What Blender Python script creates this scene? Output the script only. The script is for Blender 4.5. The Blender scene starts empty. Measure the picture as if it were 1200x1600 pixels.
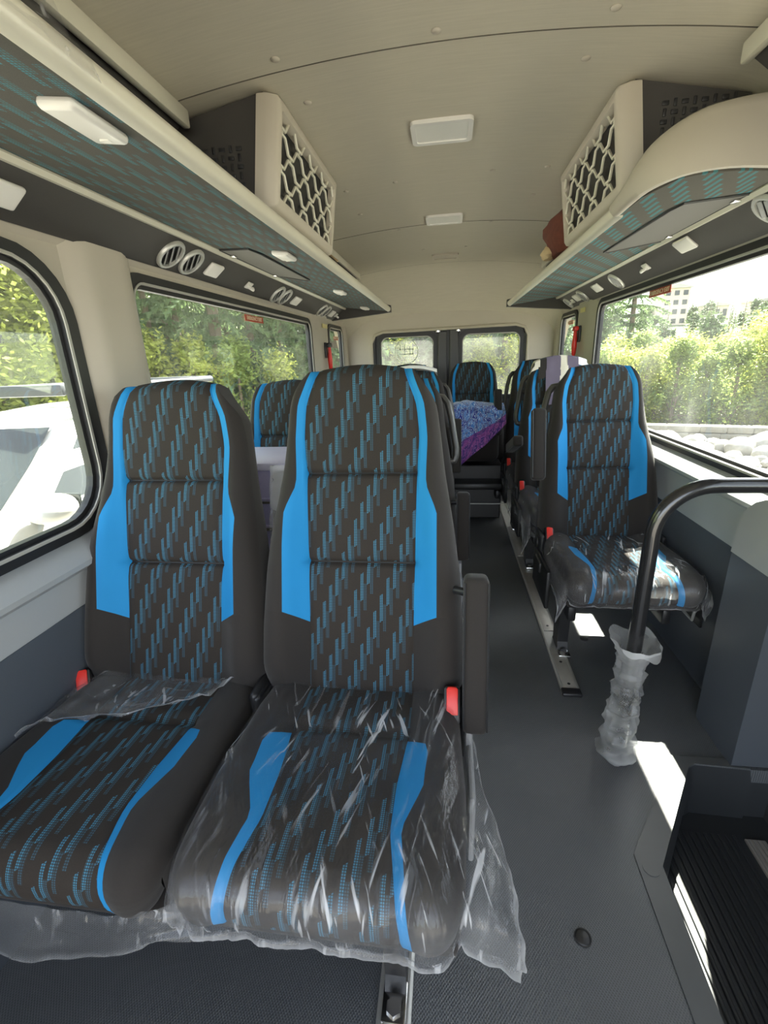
import bpy, bmesh, math, random
from mathutils import Vector, Matrix, noise
from mathutils.geometry import tessellate_polygon

S = bpy.context.scene
COL = S.collection
R_ = math.radians

# ------------------------------------------------------------------ camera, world, sun, exposure
CAM_H = 1.27
FOCAL_PX = 720.0
def make_camera():
    yv = Vector(((700 - 600) / FOCAL_PX, (555 - 800) / FOCAL_PX, 1.0)).normalized()
    r = R_(2.25)
    up = yv.cross(Vector((math.cos(r), -math.sin(r), 0))).normalized()
    if up.y > 0: up = -up
    xw = yv.cross(up)
    if xw.x < 0: xw = -xw
    right = Vector((xw.x, yv.x, up.x)); down = Vector((xw.y, yv.y, up.y)); fwd = Vector((xw.z, yv.z, up.z))
    m = Matrix(((right.x, -down.x, -fwd.x, 0), (right.y, -down.y, -fwd.y, 0), (right.z, -down.z, -fwd.z, CAM_H), (0, 0, 0, 1)))
    cd = bpy.data.cameras.new('camera'); co = bpy.data.objects.new('camera', cd); COL.objects.link(co)
    co.matrix_world = m
    cd.sensor_fit = 'VERTICAL'; cd.sensor_height = 36.0; cd.lens = FOCAL_PX / 1600 * 36.0
    cd.clip_start = 0.02; cd.clip_end = 2000
    S.camera = co
make_camera()

SUN_DIR = Vector((0.262, 0.70, 1.0)).normalized()      # towards the sun
w = bpy.data.worlds.new('sky'); S.world = w; w.use_nodes = True
wn = w.node_tree.nodes; wl = w.node_tree.links
sky = wn.new('ShaderNodeTexSky'); sky.sky_type = 'NISHITA'; sky.sun_disc = False
sky.sun_elevation = math.asin(SUN_DIR.z); sky.sun_rotation = math.atan2(SUN_DIR.x, SUN_DIR.y)
sky.air_density = 1.0; sky.dust_density = 3.5; sky.altitude = 1500
hs = wn.new('ShaderNodeHueSaturation'); hs.inputs['Saturation'].default_value = 0.40
wl.new(sky.outputs[0], hs.inputs['Color'])
wl.new(hs.outputs[0], wn['Background'].inputs[0]); wn['Background'].inputs[1].default_value = 0.30
sd = bpy.data.lights.new('sun', 'SUN'); sd.energy = 17.0; sd.angle = R_(0.6); sd.color = (1.0, 0.95, 0.84)
so = bpy.data.objects.new('sun', sd); COL.objects.link(so)
so.rotation_euler = SUN_DIR.to_track_quat('Z', 'Y').to_euler()
so.location = (6, 18, 25)

S.view_settings.view_transform = 'Standard'; S.view_settings.look = 'None'
S.view_settings.gamma = 1.0; S.view_settings.use_curve_mapping = False
S.view_settings.exposure = 1.92
S.cycles.use_denoising = True
S.cycles.transparent_max_bounces = 24
S.cycles.max_bounces = 10
S.cycles.diffuse_bounces = 5
S.cycles.sample_clamp_indirect = 6.0
S.cycles.caustics_reflective = False; S.cycles.caustics_refractive = False

# ------------------------------------------------------------------ materials
def link(nt, a, b): nt.links.new(a, b)
class X:
    """small arithmetic on node sockets"""
    def __init__(s, nt, v): s.nt, s.v = nt, v
    def _op(s, op, *o):
        n = s.nt.nodes.new('ShaderNodeMath'); n.operation = op
        for i, a in enumerate((s,) + o):
            if isinstance(a, X): s.nt.links.new(a.v, n.inputs[i])
            else: n.inputs[i].default_value = a
        return X(s.nt, n.outputs[0])
    def __add__(s, o): return s._op('ADD', o)
    def __sub__(s, o): return s._op('SUBTRACT', o)
    def __mul__(s, o): return s._op('MULTIPLY', o)
    def __truediv__(s, o): return s._op('DIVIDE', o)
    def floor(s): return s._op('FLOOR')
    def fract(s): return s._op('FRACT')
    def lt(s, o): return s._op('LESS_THAN', o)
    def gt(s, o): return s._op('GREATER_THAN', o)
    def abs(s): return s._op('ABSOLUTE')
    def sin(s): return s._op('SINE')
    def pow(s, o): return s._op('POWER', o)
    def max(s, o): return s._op('MAXIMUM', o)
    def min(s, o): return s._op('MINIMUM', o)

def new_mat(name):
    m = bpy.data.materials.new(name); m.use_nodes = True
    return m, m.node_tree, m.node_tree.nodes['Principled BSDF']
def noise_tex(nt, scale, detail=3, coord='Object', vscale=None):
    tc = nt.nodes.new('ShaderNodeTexCoord'); n = nt.nodes.new('ShaderNodeTexNoise')
    n.inputs['Scale'].default_value = scale; n.inputs['Detail'].default_value = detail
    src = tc.outputs[coord]
    if vscale:
        mp = nt.nodes.new('ShaderNodeMapping'); mp.inputs['Scale'].default_value = vscale
        nt.links.new(src, mp.inputs[0]); src = mp.outputs[0]
    nt.links.new(src, n.inputs['Vector'])
    return n
def mixcol(nt, fac, a, b):
    n = nt.nodes.new('ShaderNodeMix'); n.data_type = 'RGBA'
    for sock, v in ((n.inputs[0], fac), (n.inputs[6], a), (n.inputs[7], b)):
        if isinstance(v, X): nt.links.new(v.v, sock)
        elif hasattr(v, 'links'): nt.links.new(v, sock)
        elif isinstance(v, (int, float)): sock.default_value = v
        else: sock.default_value = (*v, 1) if len(v) == 3 else v
    return n.outputs[2]
def bump(nt, b, height, strength, dist=0.002):
    n = nt.nodes.new('ShaderNodeBump'); n.inputs['Strength'].default_value = strength; n.inputs['Distance'].default_value = dist
    nt.links.new(height.v if isinstance(height, X) else height, n.inputs['Height']); nt.links.new(n.outputs[0], b.inputs['Normal'])
def plain(name, col, rough=0.6, metal=0.0, spec=0.5, vary=0.06, vscale=9.0, bscale=0, bstr=0.2, bdist=0.001, coat=0, sheen=0, stretch=None):
    m, nt, b = new_mat(name)
    b.inputs['Roughness'].default_value = rough; b.inputs['Metallic'].default_value = metal
    b.inputs['Specular IOR Level'].default_value = spec
    b.inputs['Coat Weight'].default_value = coat; b.inputs['Sheen Weight'].default_value = sheen
    n = noise_tex(nt, vscale, 4, vscale=stretch)
    lo = tuple(c * (1 - vary) for c in col); hi = tuple(min(1, c * (1 + vary)) for c in col)
    nt.links.new(mixcol(nt, n.outputs[0], lo, hi), b.inputs['Base Color'])
    if bscale:
        n2 = noise_tex(nt, bscale, 2); bump(nt, b, n2.outputs[0], bstr, bdist)
    return m
def emit(name, col, strength):
    m, nt, b = new_mat(name)
    b.inputs['Base Color'].default_value = (*col, 1); b.inputs['Emission Color'].default_value = (*col, 1)
    b.inputs['Emission Strength'].default_value = strength
    return m
def glass(name, tint=(1, 1, 1), gloss=0.07, film=0.05, filmcol=(0.9, 0.92, 0.88), streak=False):
    m, nt, b = new_mat(name); nt.nodes.remove(b)
    out = nt.nodes['Material Output']
    tr = nt.nodes.new('ShaderNodeBsdfTransparent'); tr.inputs[0].default_value = (*tint, 1)
    gl = nt.nodes.new('ShaderNodeBsdfGlossy'); gl.inputs['Roughness'].default_value = 0.02
    tl = nt.nodes.new('ShaderNodeBsdfTranslucent'); tl.inputs[0].default_value = (*filmcol, 1)
    a = nt.nodes.new('ShaderNodeMixShader'); c = nt.nodes.new('ShaderNodeMixShader')
    n = noise_tex(nt, 3.0, 5, vscale=(1, 1, 2.5) if streak else None)
    f = X(nt, n.outputs[0]).pow(2.0) * (film * 4)
    nt.links.new(f.v, a.inputs[0]); nt.links.new(tr.outputs[0], a.inputs[1]); nt.links.new(tl.outputs[0], a.inputs[2])
    fr = nt.nodes.new('ShaderNodeFresnel'); fr.inputs[0].default_value = 1.45
    g = X(nt, fr.outputs[0]) * (gloss / 0.07)
    nt.links.new(g.min(0.85).v, c.inputs[0]); nt.links.new(a.outputs[0], c.inputs[1]); nt.links.new(gl.outputs[0], c.inputs[2])
    nt.links.new(c.outputs[0], out.inputs[0])
    return m
def film_mat(name, haze=0.04, gloss=1.0, rough=0.12, scale=16.0, dist=0.005, stretch=(1, 0.28, 1), col=(0.92, 0.93, 0.95), glint=0.5, cap=0.3):
    m, nt, b = new_mat(name); nt.nodes.remove(b)
    out = nt.nodes['Material Output']
    tr = nt.nodes.new('ShaderNodeBsdfTransparent'); tr.inputs[0].default_value = (0.97, 0.97, 0.98, 1)
    gl = nt.nodes.new('ShaderNodeBsdfGlossy'); gl.inputs['Roughness'].default_value = rough
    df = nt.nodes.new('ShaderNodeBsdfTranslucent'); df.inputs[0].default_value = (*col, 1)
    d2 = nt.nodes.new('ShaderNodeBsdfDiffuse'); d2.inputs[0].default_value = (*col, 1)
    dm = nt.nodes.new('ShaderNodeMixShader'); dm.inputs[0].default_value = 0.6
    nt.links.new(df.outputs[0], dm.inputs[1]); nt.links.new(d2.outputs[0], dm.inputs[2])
    tc = nt.nodes.new('ShaderNodeTexCoord')
    def layer(sx, sy, ang, off):
        mp = nt.nodes.new('ShaderNodeMapping'); mp.inputs['Rotation'].default_value = (0, 0, R_(ang)); mp.inputs['Location'].default_value = (off, off * .7, 0)
        m2 = nt.nodes.new('ShaderNodeMapping'); m2.inputs['Scale'].default_value = (sx, sy, sy * 1.5)
        nt.links.new(tc.outputs['Object'], mp.inputs[0]); nt.links.new(mp.outputs[0], m2.inputs[0])
        n_ = nt.nodes.new('ShaderNodeTexNoise'); n_.inputs['Scale'].default_value = scale; n_.inputs['Detail'].default_value = 2.0
        nt.links.new(m2.outputs[0], n_.inputs['Vector']); return X(nt, n_.outputs[0])
    l1 = layer(stretch[0] * 4.5, stretch[1] * 1.8, 16, 0.0); l2 = layer(stretch[0] * 5.5, stretch[1] * 2.2, -24, 3.3); l3 = layer(stretch[0] * 3.0, stretch[1] * 1.2, 4, 7.1)
    ridge = (l1 - 0.5).abs() + (l2 - 0.5).abs() * 0.7 + (l3 - 0.5).abs()
    bp = nt.nodes.new('ShaderNodeBump'); bp.inputs['Strength'].default_value = 1.0; bp.inputs['Distance'].default_value = dist
    nt.links.new(ridge.v, bp.inputs['Height']); nt.links.new(bp.outputs[0], gl.inputs['Normal'])
    # highlights along the folds, painted in as diffuse white streaks
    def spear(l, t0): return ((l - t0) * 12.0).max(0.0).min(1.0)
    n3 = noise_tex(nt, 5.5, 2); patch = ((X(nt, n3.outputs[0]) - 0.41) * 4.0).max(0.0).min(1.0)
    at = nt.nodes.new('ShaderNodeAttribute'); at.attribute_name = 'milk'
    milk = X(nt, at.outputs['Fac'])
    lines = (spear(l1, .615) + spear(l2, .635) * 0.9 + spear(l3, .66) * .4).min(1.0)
    hz = lines * patch * glint + X(nt, n3.outputs[0]).pow(1.6) * (haze * 3) + milk * (X(nt, n3.outputs[0]) + l3 * 0.6)
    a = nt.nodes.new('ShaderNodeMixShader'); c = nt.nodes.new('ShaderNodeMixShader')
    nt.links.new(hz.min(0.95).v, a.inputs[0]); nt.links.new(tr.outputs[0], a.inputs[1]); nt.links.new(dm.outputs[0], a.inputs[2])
    fr = nt.nodes.new('ShaderNodeFresnel'); fr.inputs[0].default_value = 1.4
    nt.links.new((X(nt, fr.outputs[0]) * gloss).min(cap).v, c.inputs[0])
    nt.links.new(a.outputs[0], c.inputs[1]); nt.links.new(gl.outputs[0], c.inputs[2])
    nt.links.new(c.outputs[0], out.inputs[0])
    return m
def fabric(name, base, blue, dim, k=1.0, slope=1.0, rough=0.85, dots=0.0034, step=.042, per=.178, colw=.0165, fill=.40):
    m, nt, b = new_mat(name)
    b.inputs['Roughness'].default_value = rough; b.inputs['Specular IOR Level'].default_value = 0.25
    uv = nt.nodes.new('ShaderNodeUVMap'); sp = nt.nodes.new('ShaderNodeSeparateXYZ'); nt.links.new(uv.outputs[0], sp.inputs[0])
    u = X(nt, sp.outputs[0]) / k + 5.0; v = X(nt, sp.outputs[1]) / k + 23.0
    cu = u / colw; kk = cu.floor(); fr = cu - kk
    vv = v - kk * (step * slope)
    ph = ((vv - fr * 0.012) / per).fract()
    ph2 = ((vv + 0.022) / per).fract()
    left = fr.lt(0.48)
    bar1 = left * ph.lt(fill)
    bar2 = (left * -1.0 + 1.0) * ph2.lt(fill) * dim
    d = dots / k
    dot = (u / d).fract().gt(0.28) * (v / d).fract().gt(0.28)
    mask = (bar1 + bar2) * dot
    n = noise_tex(nt, 900, 2)
    lo = tuple(c * 0.75 for c in base); hi = tuple(c * 1.3 for c in base)
    base_s = mixcol(nt, n.outputs[0], lo, hi)
    nt.links.new(mixcol(nt, mask, base_s, blue), b.inputs['Base Color'])
    bump(nt, b, n.outputs[0], 0.25, 0.0006)
    return m

MAT = {}
MAT['ceiling'] = plain('ceiling_fabric', (0.53, 0.49, 0.395), 0.9, vary=0.10, vscale=60, bscale=700, bstr=0.3, bdist=0.0006, stretch=(0.15, 3, 1))
MAT['trim'] = plain('beige_trim', (0.50, 0.455, 0.375), 0.5, vary=0.03, bscale=500, bstr=0.1)
MAT['cream'] = plain('cream_plastic', (0.72, 0.69, 0.57), 0.28, vary=0.03, coat=0.4)
MAT['grey_wall'] = plain('light_grey_panel', (0.40, 0.415, 0.42), 0.45, vary=0.03, bscale=400, bstr=0.15)
MAT['dark_wall'] = plain('slate_panel', (0.075, 0.085, 0.10), 0.42, vary=0.06, bscale=350, bstr=0.3)
MAT['service'] = plain('dark_service_panel', (0.050, 0.046, 0.042), 0.6, vary=0.05, bscale=300, bstr=0.2)
MAT['rubber'] = plain('black_rubber', (0.018, 0.018, 0.019), 0.45, vary=0.1)
MAT['door'] = plain('dark_door_panel', (0.055, 0.053, 0.055), 0.45, vary=0.08, bscale=200, bstr=0.15)
MAT['seal'] = plain('grey_seal', (0.42, 0.41, 0.37), 0.35, vary=0.05)
MAT['fabric'] = plain('black_upholstery', (0.028, 0.0245, 0.0225), 0.9, spec=0.25, vary=0.15, vscale=500, bscale=900, bstr=0.35, bdist=0.0005, sheen=0.12)
MAT['blue'] = plain('blue_upholstery', (0.016, 0.235, 0.53), 0.75, spec=0.3, vary=0.05, bscale=900, bstr=0.2, bdist=0.0004)
MAT['pattern'] = fabric('patterned_upholstery', (0.031, 0.0255, 0.0215), (0.050, 0.175, 0.265), 0.34, fill=.38, dots=.0042)
MAT['rack_pattern'] = fabric('rack_fabric', (0.085, 0.082, 0.072), (0.06, 0.21, 0.26), 0.55, k=1.25, slope=1.0, dots=0.0055, fill=.34)
MAT['rack_brick'] = fabric('rack_fabric_blocks', (0.10, 0.096, 0.083), (0.065, 0.20, 0.22), 0.0, k=1.5, slope=1.0, dots=15.0, fill=.52, per=.105, step=.0345, colw=.017)
MAT['hatch'] = plain('hatch_grey', (0.085, 0.082, 0.072), 0.6, vary=0.05)
MAT['black_plastic'] = plain('black_plastic', (0.020, 0.020, 0.021), 0.4, vary=0.1, bscale=300, bstr=0.2)
MAT['grey_plastic'] = plain('grey_plastic', (0.28, 0.285, 0.29), 0.45, vary=0.05)
MAT['handle'] = plain('grab_handle_plastic', (0.06, 0.057, 0.052), 0.35, vary=0.06)
MAT['chrome'] = plain('polished_metal', (0.72, 0.72, 0.72), 0.18, metal=1.0, vary=0.04)
MAT['alu'] = plain('brushed_aluminium', (0.58, 0.58, 0.55), 0.40, metal=0.6, vary=0.08, vscale=30, stretch=(8, 0.4, 1))
MAT['galv'] = plain('steel_plate', (0.50, 0.48, 0.44), 0.5, metal=0.4, vary=0.12, vscale=25)
MAT['red'] = plain('red_plastic', (0.75, 0.03, 0.02), 0.35, vary=0.04)
MAT['white'] = plain('white_plastic', (0.78, 0.76, 0.72), 0.35, vary=0.02)
MAT['lens'] = plain('frosted_lens', (0.80, 0.79, 0.74), 0.3, vary=0.03, vscale=200)
MAT['pole'] = plain('black_coated_steel', (0.017, 0.017, 0.018), 0.22, vary=0.05, coat=0.5)
MAT['seam'] = plain('seam_shadow_gap', (0.10, 0.09, 0.07), 0.9)
MAT['glass'] = glass('window_glass', (0.96, 0.98, 0.96), 0.013, 0.016)
MAT['rear_glass'] = glass('rear_window_glass', (0.90, 0.92, 0.88), 0.03, 0.02)
MAT['film'] = film_mat('clear_plastic_film', 0.016, 0.8, 0.10, 15, 0.004, (1, 0.20, 1), glint=0.85, cap=0.10)
MAT['film_loose'] = film_mat('loose_plastic_film', 0.025, 1.0, 0.12, 13, 0.004, (.8, 0.40, 1), glint=0.8, cap=0.12)
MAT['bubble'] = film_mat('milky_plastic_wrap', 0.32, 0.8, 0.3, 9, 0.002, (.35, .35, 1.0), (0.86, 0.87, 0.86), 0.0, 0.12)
MAT['lavender'] = plain('lavender_plastic', (0.40, 0.36, 0.52), 0.4, vary=0.03)
MAT['lavender_rim'] = plain('pale_lavender_rim', (0.66, 0.63, 0.76), 0.35, vary=0.03)
MAT['brown_cloth'] = plain('rust_brown_cloth', (0.13, 0.035, 0.02), 0.9, vary=0.5, vscale=40, bscale=150, bstr=0.5)
MAT['tan_cloth'] = plain('tan_cloth', (0.55, 0.42, 0.25), 0.9, vary=0.15, vscale=30)
MAT['purple_grey'] = plain('purple_grey_cloth', (0.14, 0.115, 0.165), 0.9, vary=0.15)
MAT['cream_cloth'] = plain('cream_cloth', (0.72, 0.66, 0.55), 0.9, vary=0.08)
MAT['white_cloth'] = plain('white_cloth', (0.85, 0.83, 0.82), 0.9, vary=0.05)
MAT['sticker'] = plain('red_sticker', (0.42, 0.06, 0.025), 0.5, vary=0.05)
MAT['sticker_text'] = plain('sticker_lettering', (0.75, 0.60, 0.42), 0.5, vary=0.02)
MAT['pale_mark'] = plain('pale_window_mark', (0.75, 0.80, 0.68), 0.6, vary=0.02)
MAT['yellow_label'] = plain('yellow_label', (0.75, 0.66, 0.30), 0.5, vary=0.05)

def floor_mat():
    m, nt, b = new_mat('dimpled_vinyl')
    b.inputs['Roughness'].default_value = 0.34; b.inputs['Specular IOR Level'].default_value = 0.75
    n = noise_tex(nt, 7, 5); n2 = noise_tex(nt, 70, 3)
    c = mixcol(nt, n.outputs[0], (0.095, 0.103, 0.110), (0.128, 0.137, 0.146))
    sp = X(nt, n2.outputs[0]).gt(0.69) * 0.35
    nt.links.new(mixcol(nt, sp, c, (0.16, 0.16, 0.155)), b.inputs['Base Color'])
    tc = nt.nodes.new('ShaderNodeTexCoord'); s = nt.nodes.new('ShaderNodeSeparateXYZ'); nt.links.new(tc.outputs['Object'], s.inputs[0])
    k = 2 * math.pi / 0.0130
    x = X(nt, s.outputs[0]); y = X(nt, s.outputs[1])
    h = ((x * k + y * (k * 0.8)).sin() * (x * k - y * (k * 0.8)).sin()).abs().min(0.75)
    cc = b.inputs['Base Color'].links[0].from_socket
    dk = nt.nodes.new('ShaderNodeMix'); dk.data_type = 'RGBA'; dk.blend_type = 'MULTIPLY'; dk.inputs[0].default_value = 1.0
    nt.links.new(cc, dk.inputs[6]); nt.links.new(mixcol(nt, h.gt(0.55), (1.0, 1.0, 1.0), (0.62, 0.62, 0.62)), dk.inputs[7]); nt.links.new(dk.outputs[2], b.inputs['Base Color'])
    bump(nt, b, h, 0.6, 0.0014)
    return m
MAT['floor'] = floor_mat()
MAT['step'] = plain('ribbed_step_rubber', (0.030, 0.033, 0.036), 0.45, vary=0.1)
MAT['threshold'] = plain('smooth_threshold_rubber', (0.085, 0.090, 0.092), 0.45, vary=0.12, bscale=120, bstr=0.15)

def blanket_mat():
    m, nt, b = new_mat('velvet_blanket')
    b.inputs['Roughness'].default_value = 0.55; b.inputs['Sheen Weight'].default_value = 0.5
    uv = nt.nodes.new('ShaderNodeUVMap'); sp = nt.nodes.new('ShaderNodeSeparateXYZ'); nt.links.new(uv.outputs[0], sp.inputs[0])
    n = nt.nodes.new('ShaderNodeTexNoise'); n.inputs['Scale'].default_value = 9; n.inputs['Detail'].default_value = 1.5; n.inputs['Distortion'].default_value = 2.2
    nt.links.new(uv.outputs[0], n.inputs['Vector'])
    a = (X(nt, n.outputs[0]) * 9.0).fract()
    line = (a - 0.5).abs().lt(0.13)
    big = X(nt, n.outputs[0]).gt(0.52)
    v = X(nt, sp.outputs[1])
    border = v.lt(0.23)
    inner = mixcol(nt, big, (0.012, 0.03, 0.30), (0.06, 0.22, 0.62))
    inner = mixcol(nt, line, inner, (0.50, 0.66, 0.85))
    outer = mixcol(nt, big, (0.045, 0.008, 0.20), (0.22, 0.035, 0.26))
    outer = mixcol(nt, line, outer, (0.42, 0.12, 0.50))
    nt.links.new(mixcol(nt, border, inner, outer), b.inputs['Base Color'])
    bump(nt, b, n.outputs[0], 0.4, 0.01)
    return m
MAT['blanket'] = blanket_mat()

# ------------------------------------------------------------------ mesh helpers
ORG = {}
def tag(o, label=None, cat=None, group=None, kind=None):
    if label: o['label'] = label
    if cat: o['category'] = cat
    if group: o['group'] = group
    if kind: o['kind'] = kind
    return o
def thing(name, loc, label, cat, group=None, kind=None):
    o = bpy.data.objects.new(name, None); COL.objects.link(o); o.location = loc
    o.empty_display_size = 0.05
    ORG[o.name] = Vector(loc)
    return tag(o, label, cat, group, kind)
def finish_mesh(name, verts, faces, mat, smooth=True, angle=38, uvs=None, mats=None, fmat=None):
    me = bpy.data.meshes.new(name)
    me.from_pydata(verts, [], faces)
    for m in (mats or [mat]): me.materials.append(m)
    if fmat: me.polygons.foreach_set('material_index', fmat)
    if uvs is not None:
        lay = me.uv_layers.new(name='UVMap')
        for lp in me.loops: lay.data[lp.index].uv = uvs[lp.vertex_index]
    if smooth:
        me.polygons.foreach_set('use_smooth', [True] * len(me.polygons))
        me.set_sharp_from_angle(angle=R_(angle))
    me.update()
    return me
def obj(name, vf, mat, parent=None, smooth=True, angle=38, uvs=None, label=None, recalc=True, loc=None):
    """one mesh object; vertices are given in world space (or in the parent's frame when its origin is 0)"""
    V, F = vf[0], vf[1]
    o_ = ORG.get(parent.name, Vector((0, 0, 0))) if parent else (Vector(loc) if loc else Vector((0, 0, 0)))
    V = [tuple(Vector(v) - o_) for v in V]
    me = finish_mesh(name, V, F, mat, smooth, angle, uvs)
    if recalc:
        bm = bmesh.new(); bm.from_mesh(me); bmesh.ops.recalc_face_normals(bm, faces=bm.faces); bm.to_mesh(me); bm.free()
        if smooth: me.set_sharp_from_angle(angle=R_(angle))
    o = bpy.data.objects.new(name, me); COL.objects.link(o)
    if parent:
        o.parent = parent; ORG[o.name] = o_
    else:
        o.location = o_; ORG[o.name] = o_
    if label: o['label'] = label
    return o
def struct(name, vf, mat, parent=None, **k):
    o = obj(name, vf, mat, parent, **k)
    if not parent: o['kind'] = 'structure'
    return o
def join(*vfs):
    V, F = [], []
    for v, f in vfs:
        n = len(V); V += list(v); F += [tuple(i + n for i in q) for q in f]
    return V, F
def xf(vf, m): return [tuple(m @ Vector(v)) for v in vf[0]], vf[1]
def move(vf, d): return [(v[0] + d[0], v[1] + d[1], v[2] + d[2]) for v in vf[0]], vf[1]
def rbox(c, s, r=0.0, seg=2, rot=None):
    bm = bmesh.new(); bmesh.ops.create_cube(bm, size=1.0)
    for v in bm.verts: v.co = Vector((v.co.x * s[0], v.co.y * s[1], v.co.z * s[2]))
    if r > 0: bmesh.ops.bevel(bm, geom=bm.edges[:], offset=min(r, min(s) * 0.49), segments=seg, affect='EDGES', profile=0.5)
    m = Matrix.Translation(c)
    if rot is not None: m = m @ rot
    bm.verts.index_update()
    V = [tuple(m @ v.co) for v in bm.verts]; F = [tuple(v.index for v in f.verts) for f in bm.faces]; bm.free()
    return V, F
def box(x0, x1, y0, y1, z0, z1, r=0.0, seg=2):
    return rbox(((x0 + x1) / 2, (y0 + y1) / 2, (z0 + z1) / 2), (abs(x1 - x0), abs(y1 - y0), abs(z1 - z0)), r, seg)
def frame_at(d):
    d = d.normalized(); a = Vector((0, 0, 1)) if abs(d.z) < 0.9 else Vector((1, 0, 0))
    u = d.cross(a).normalized(); return u, d.cross(u).normalized()
def tube(path, r, n=12, cap=True, flat=1.0):
    P = [Vector(p) for p in path]; V, F = [], []
    u = None
    for i, p in enumerate(P):
        d = (P[min(i + 1, len(P) - 1)] - P[max(i - 1, 0)]).normalized()
        if u is None: u, w_ = frame_at(d)
        else:
            u = (u - d * u.dot(d)).normalized(); w_ = d.cross(u)
        rr = r[i] if isinstance(r, (list, tuple)) else r
        for k in range(n):
            a = 2 * math.pi * k / n
            V.append(tuple(p + u * (rr * math.cos(a)) + w_ * (rr * flat * math.sin(a))))
    for i in range(len(P) - 1):
        for k in range(n):
            F.append((i * n + k, i * n + (k + 1) % n, (i + 1) * n + (k + 1) % n, (i + 1) * n + k))
    if cap:
        F.append(tuple(range(n - 1, -1, -1))); F.append(tuple((len(P) - 1) * n + k for k in range(n)))
    return V, F
def cyl(p0, p1, r, n=16): return tube([p0, p1], r, n)
def sphere(c, r, seg=16, ring=10):
    bm = bmesh.new(); bmesh.ops.create_uvsphere(bm, u_segments=seg, v_segments=ring, radius=1.0)
    rr = r if isinstance(r, (tuple, list)) else (r, r, r)
    bm.verts.index_update()
    V = [(c[0] + v.co.x * rr[0], c[1] + v.co.y * rr[1], c[2] + v.co.z * rr[2]) for v in bm.verts]
    F = [tuple(v.index for v in f.verts) for f in bm.faces]; bm.free(); return V, F
def grid(rows, closed=False):
    V, F = [], []; n = len(rows[0])
    for r in rows: V += [tuple(p) for p in r]
    for i in range(len(rows) - 1):
        for j in range(n - 1 if not closed else n):
            F.append((i * n + j, i * n + (j + 1) % n, (i + 1) * n + (j + 1) % n, (i + 1) * n + j))
    return V, F
def prism(poly, axis, a, b, holes=()):
    """polygon (2-D) with holes extruded along an axis ('x': (y,z), 'y': (x,z), 'z': (x,y))"""
    loops = [list(poly)] + [list(h) for h in holes]
    def P(p, t):
        if axis == 'x': return (t, p[0], p[1])
        if axis == 'y': return (p[0], t, p[1])
        return (p[0], p[1], t)
    flat = [p for l in loops for p in l]; n = len(flat)
    tris = tessellate_polygon([[Vector((p[0], p[1], 0)) for p in l] for l in loops])
    V = [P(p, a) for p in flat] + [P(p, b) for p in flat]
    F = [tuple(t) for t in tris] + [tuple(i + n for i in reversed(t)) for t in tris]
    k = 0
    for l in loops:
        m = len(l)
        for i in range(m): F.append((k + i, k + (i + 1) % m, k + (i + 1) % m + n, k + i + n))
        k += m
    return V, F
def rrect(a0, a1, b0, b1, r, n=7):
    out = []
    for cx, cy, s in ((a1 - r, b1 - r, 0), (a0 + r, b1 - r, 90), (a0 + r, b0 + r, 180), (a1 - r, b0 + r, 270)):
        for i in range(n + 1):
            a = R_(s + 90 * i / n); out.append((cx + r * math.cos(a), cy + r * math.sin(a)))
    return out
def ring(outer, inner, axis, a, b):
    return prism(outer, axis, a, b, [inner])
def nz(x, y, z): return noise.noise(Vector((x, y, z)))
def lathe_noise(c0, prof, n, amp, freq, seed, axis=Vector((0, 0, 1))):
    rows = []
    for (z, r, dx) in prof:
        row = []
        for k in range(n):
            a = 2 * math.pi * k / n
            d = nz(math.cos(a) * freq, math.sin(a) * freq + seed, z * freq * 14) * amp + nz(math.cos(a) * 3, math.sin(a) * 3, z * 55 + seed) * amp * 0.7
            row.append((c0[0] + dx + (r + d) * math.cos(a), c0[1] + (r + d) * math.sin(a), c0[2] + z))
        rows.append(row)
    return grid(rows, True)

# ================================================================== THE VAN SHELL
Y0, Y1 = -0.9, 4.75
# floor with the doorway cut-out
edge_out = [(0.95, 1.25), (0.79, 1.255), (0.765, 1.24), (0.608, 0.996), (0.556, 0.915), (0.546, 0.62), (0.546, Y0)]
edge_in = [(0.95, 1.285), (0.727, 1.283), (0.61, 1.105), (0.495, 0.94), (0.491, 0.611), (0.485, Y0)]
struct('floor', prism([(-1.05, Y0), (-1.05, Y1), (1.05, Y1), (1.05, 1.25)] + edge_out[0:], 'z', 0, -0.05), MAT['floor'], smooth=False)
t1 = struct('trim_1', prism(edge_in + edge_out[::-1], 'z', 0.004, 0.0005), MAT['threshold'], smooth=False)
tag(obj('cover_plug', cyl((0.524, 0.905, 0.003), (0.524, 0.905, 0.006), 0.020), MAT['threshold'], t1), 'flat round plug')
# step well
rib = []
for i in range(15):
    x = 0.60 + i * 0.021
    rib.append(box(x, x + 0.010, Y0, 1.18, -0.2, -0.194, 0.002, 1))
struct('trim_2', join(box(0.5, 1.2, Y0, 1.3, -0.24, -0.2), *rib), MAT['step'], smooth=False)
riser = []
for a, b in zip(edge_out[:-1], edge_out[1:]):
    riser.append([a, b])
rows = [[(p[0], p[1], -0.002) for p in edge_out], [(p[0] + 0.012, p[1] - 0.004, -0.06) for p in edge_out], [(p[0] + 0.012, p[1] - 0.004, -0.205) for p in edge_out]]
struct('trim_3', join(grid(rows), box(.80, 1.07, 1.256, 1.275, -.24, -.001)), MAT['step'], recalc=False)
sc = thing('scuff_plate', (0.95, 0.7, -0.2), 'ribbed silver scuff plate along the doorway step beside the dark door', 'scuff plate')
obj('plate', box(0.925, 0.985, 0.2, 1.17, -0.2, -0.192, 0.002, 1), MAT['galv'], sc)
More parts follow.
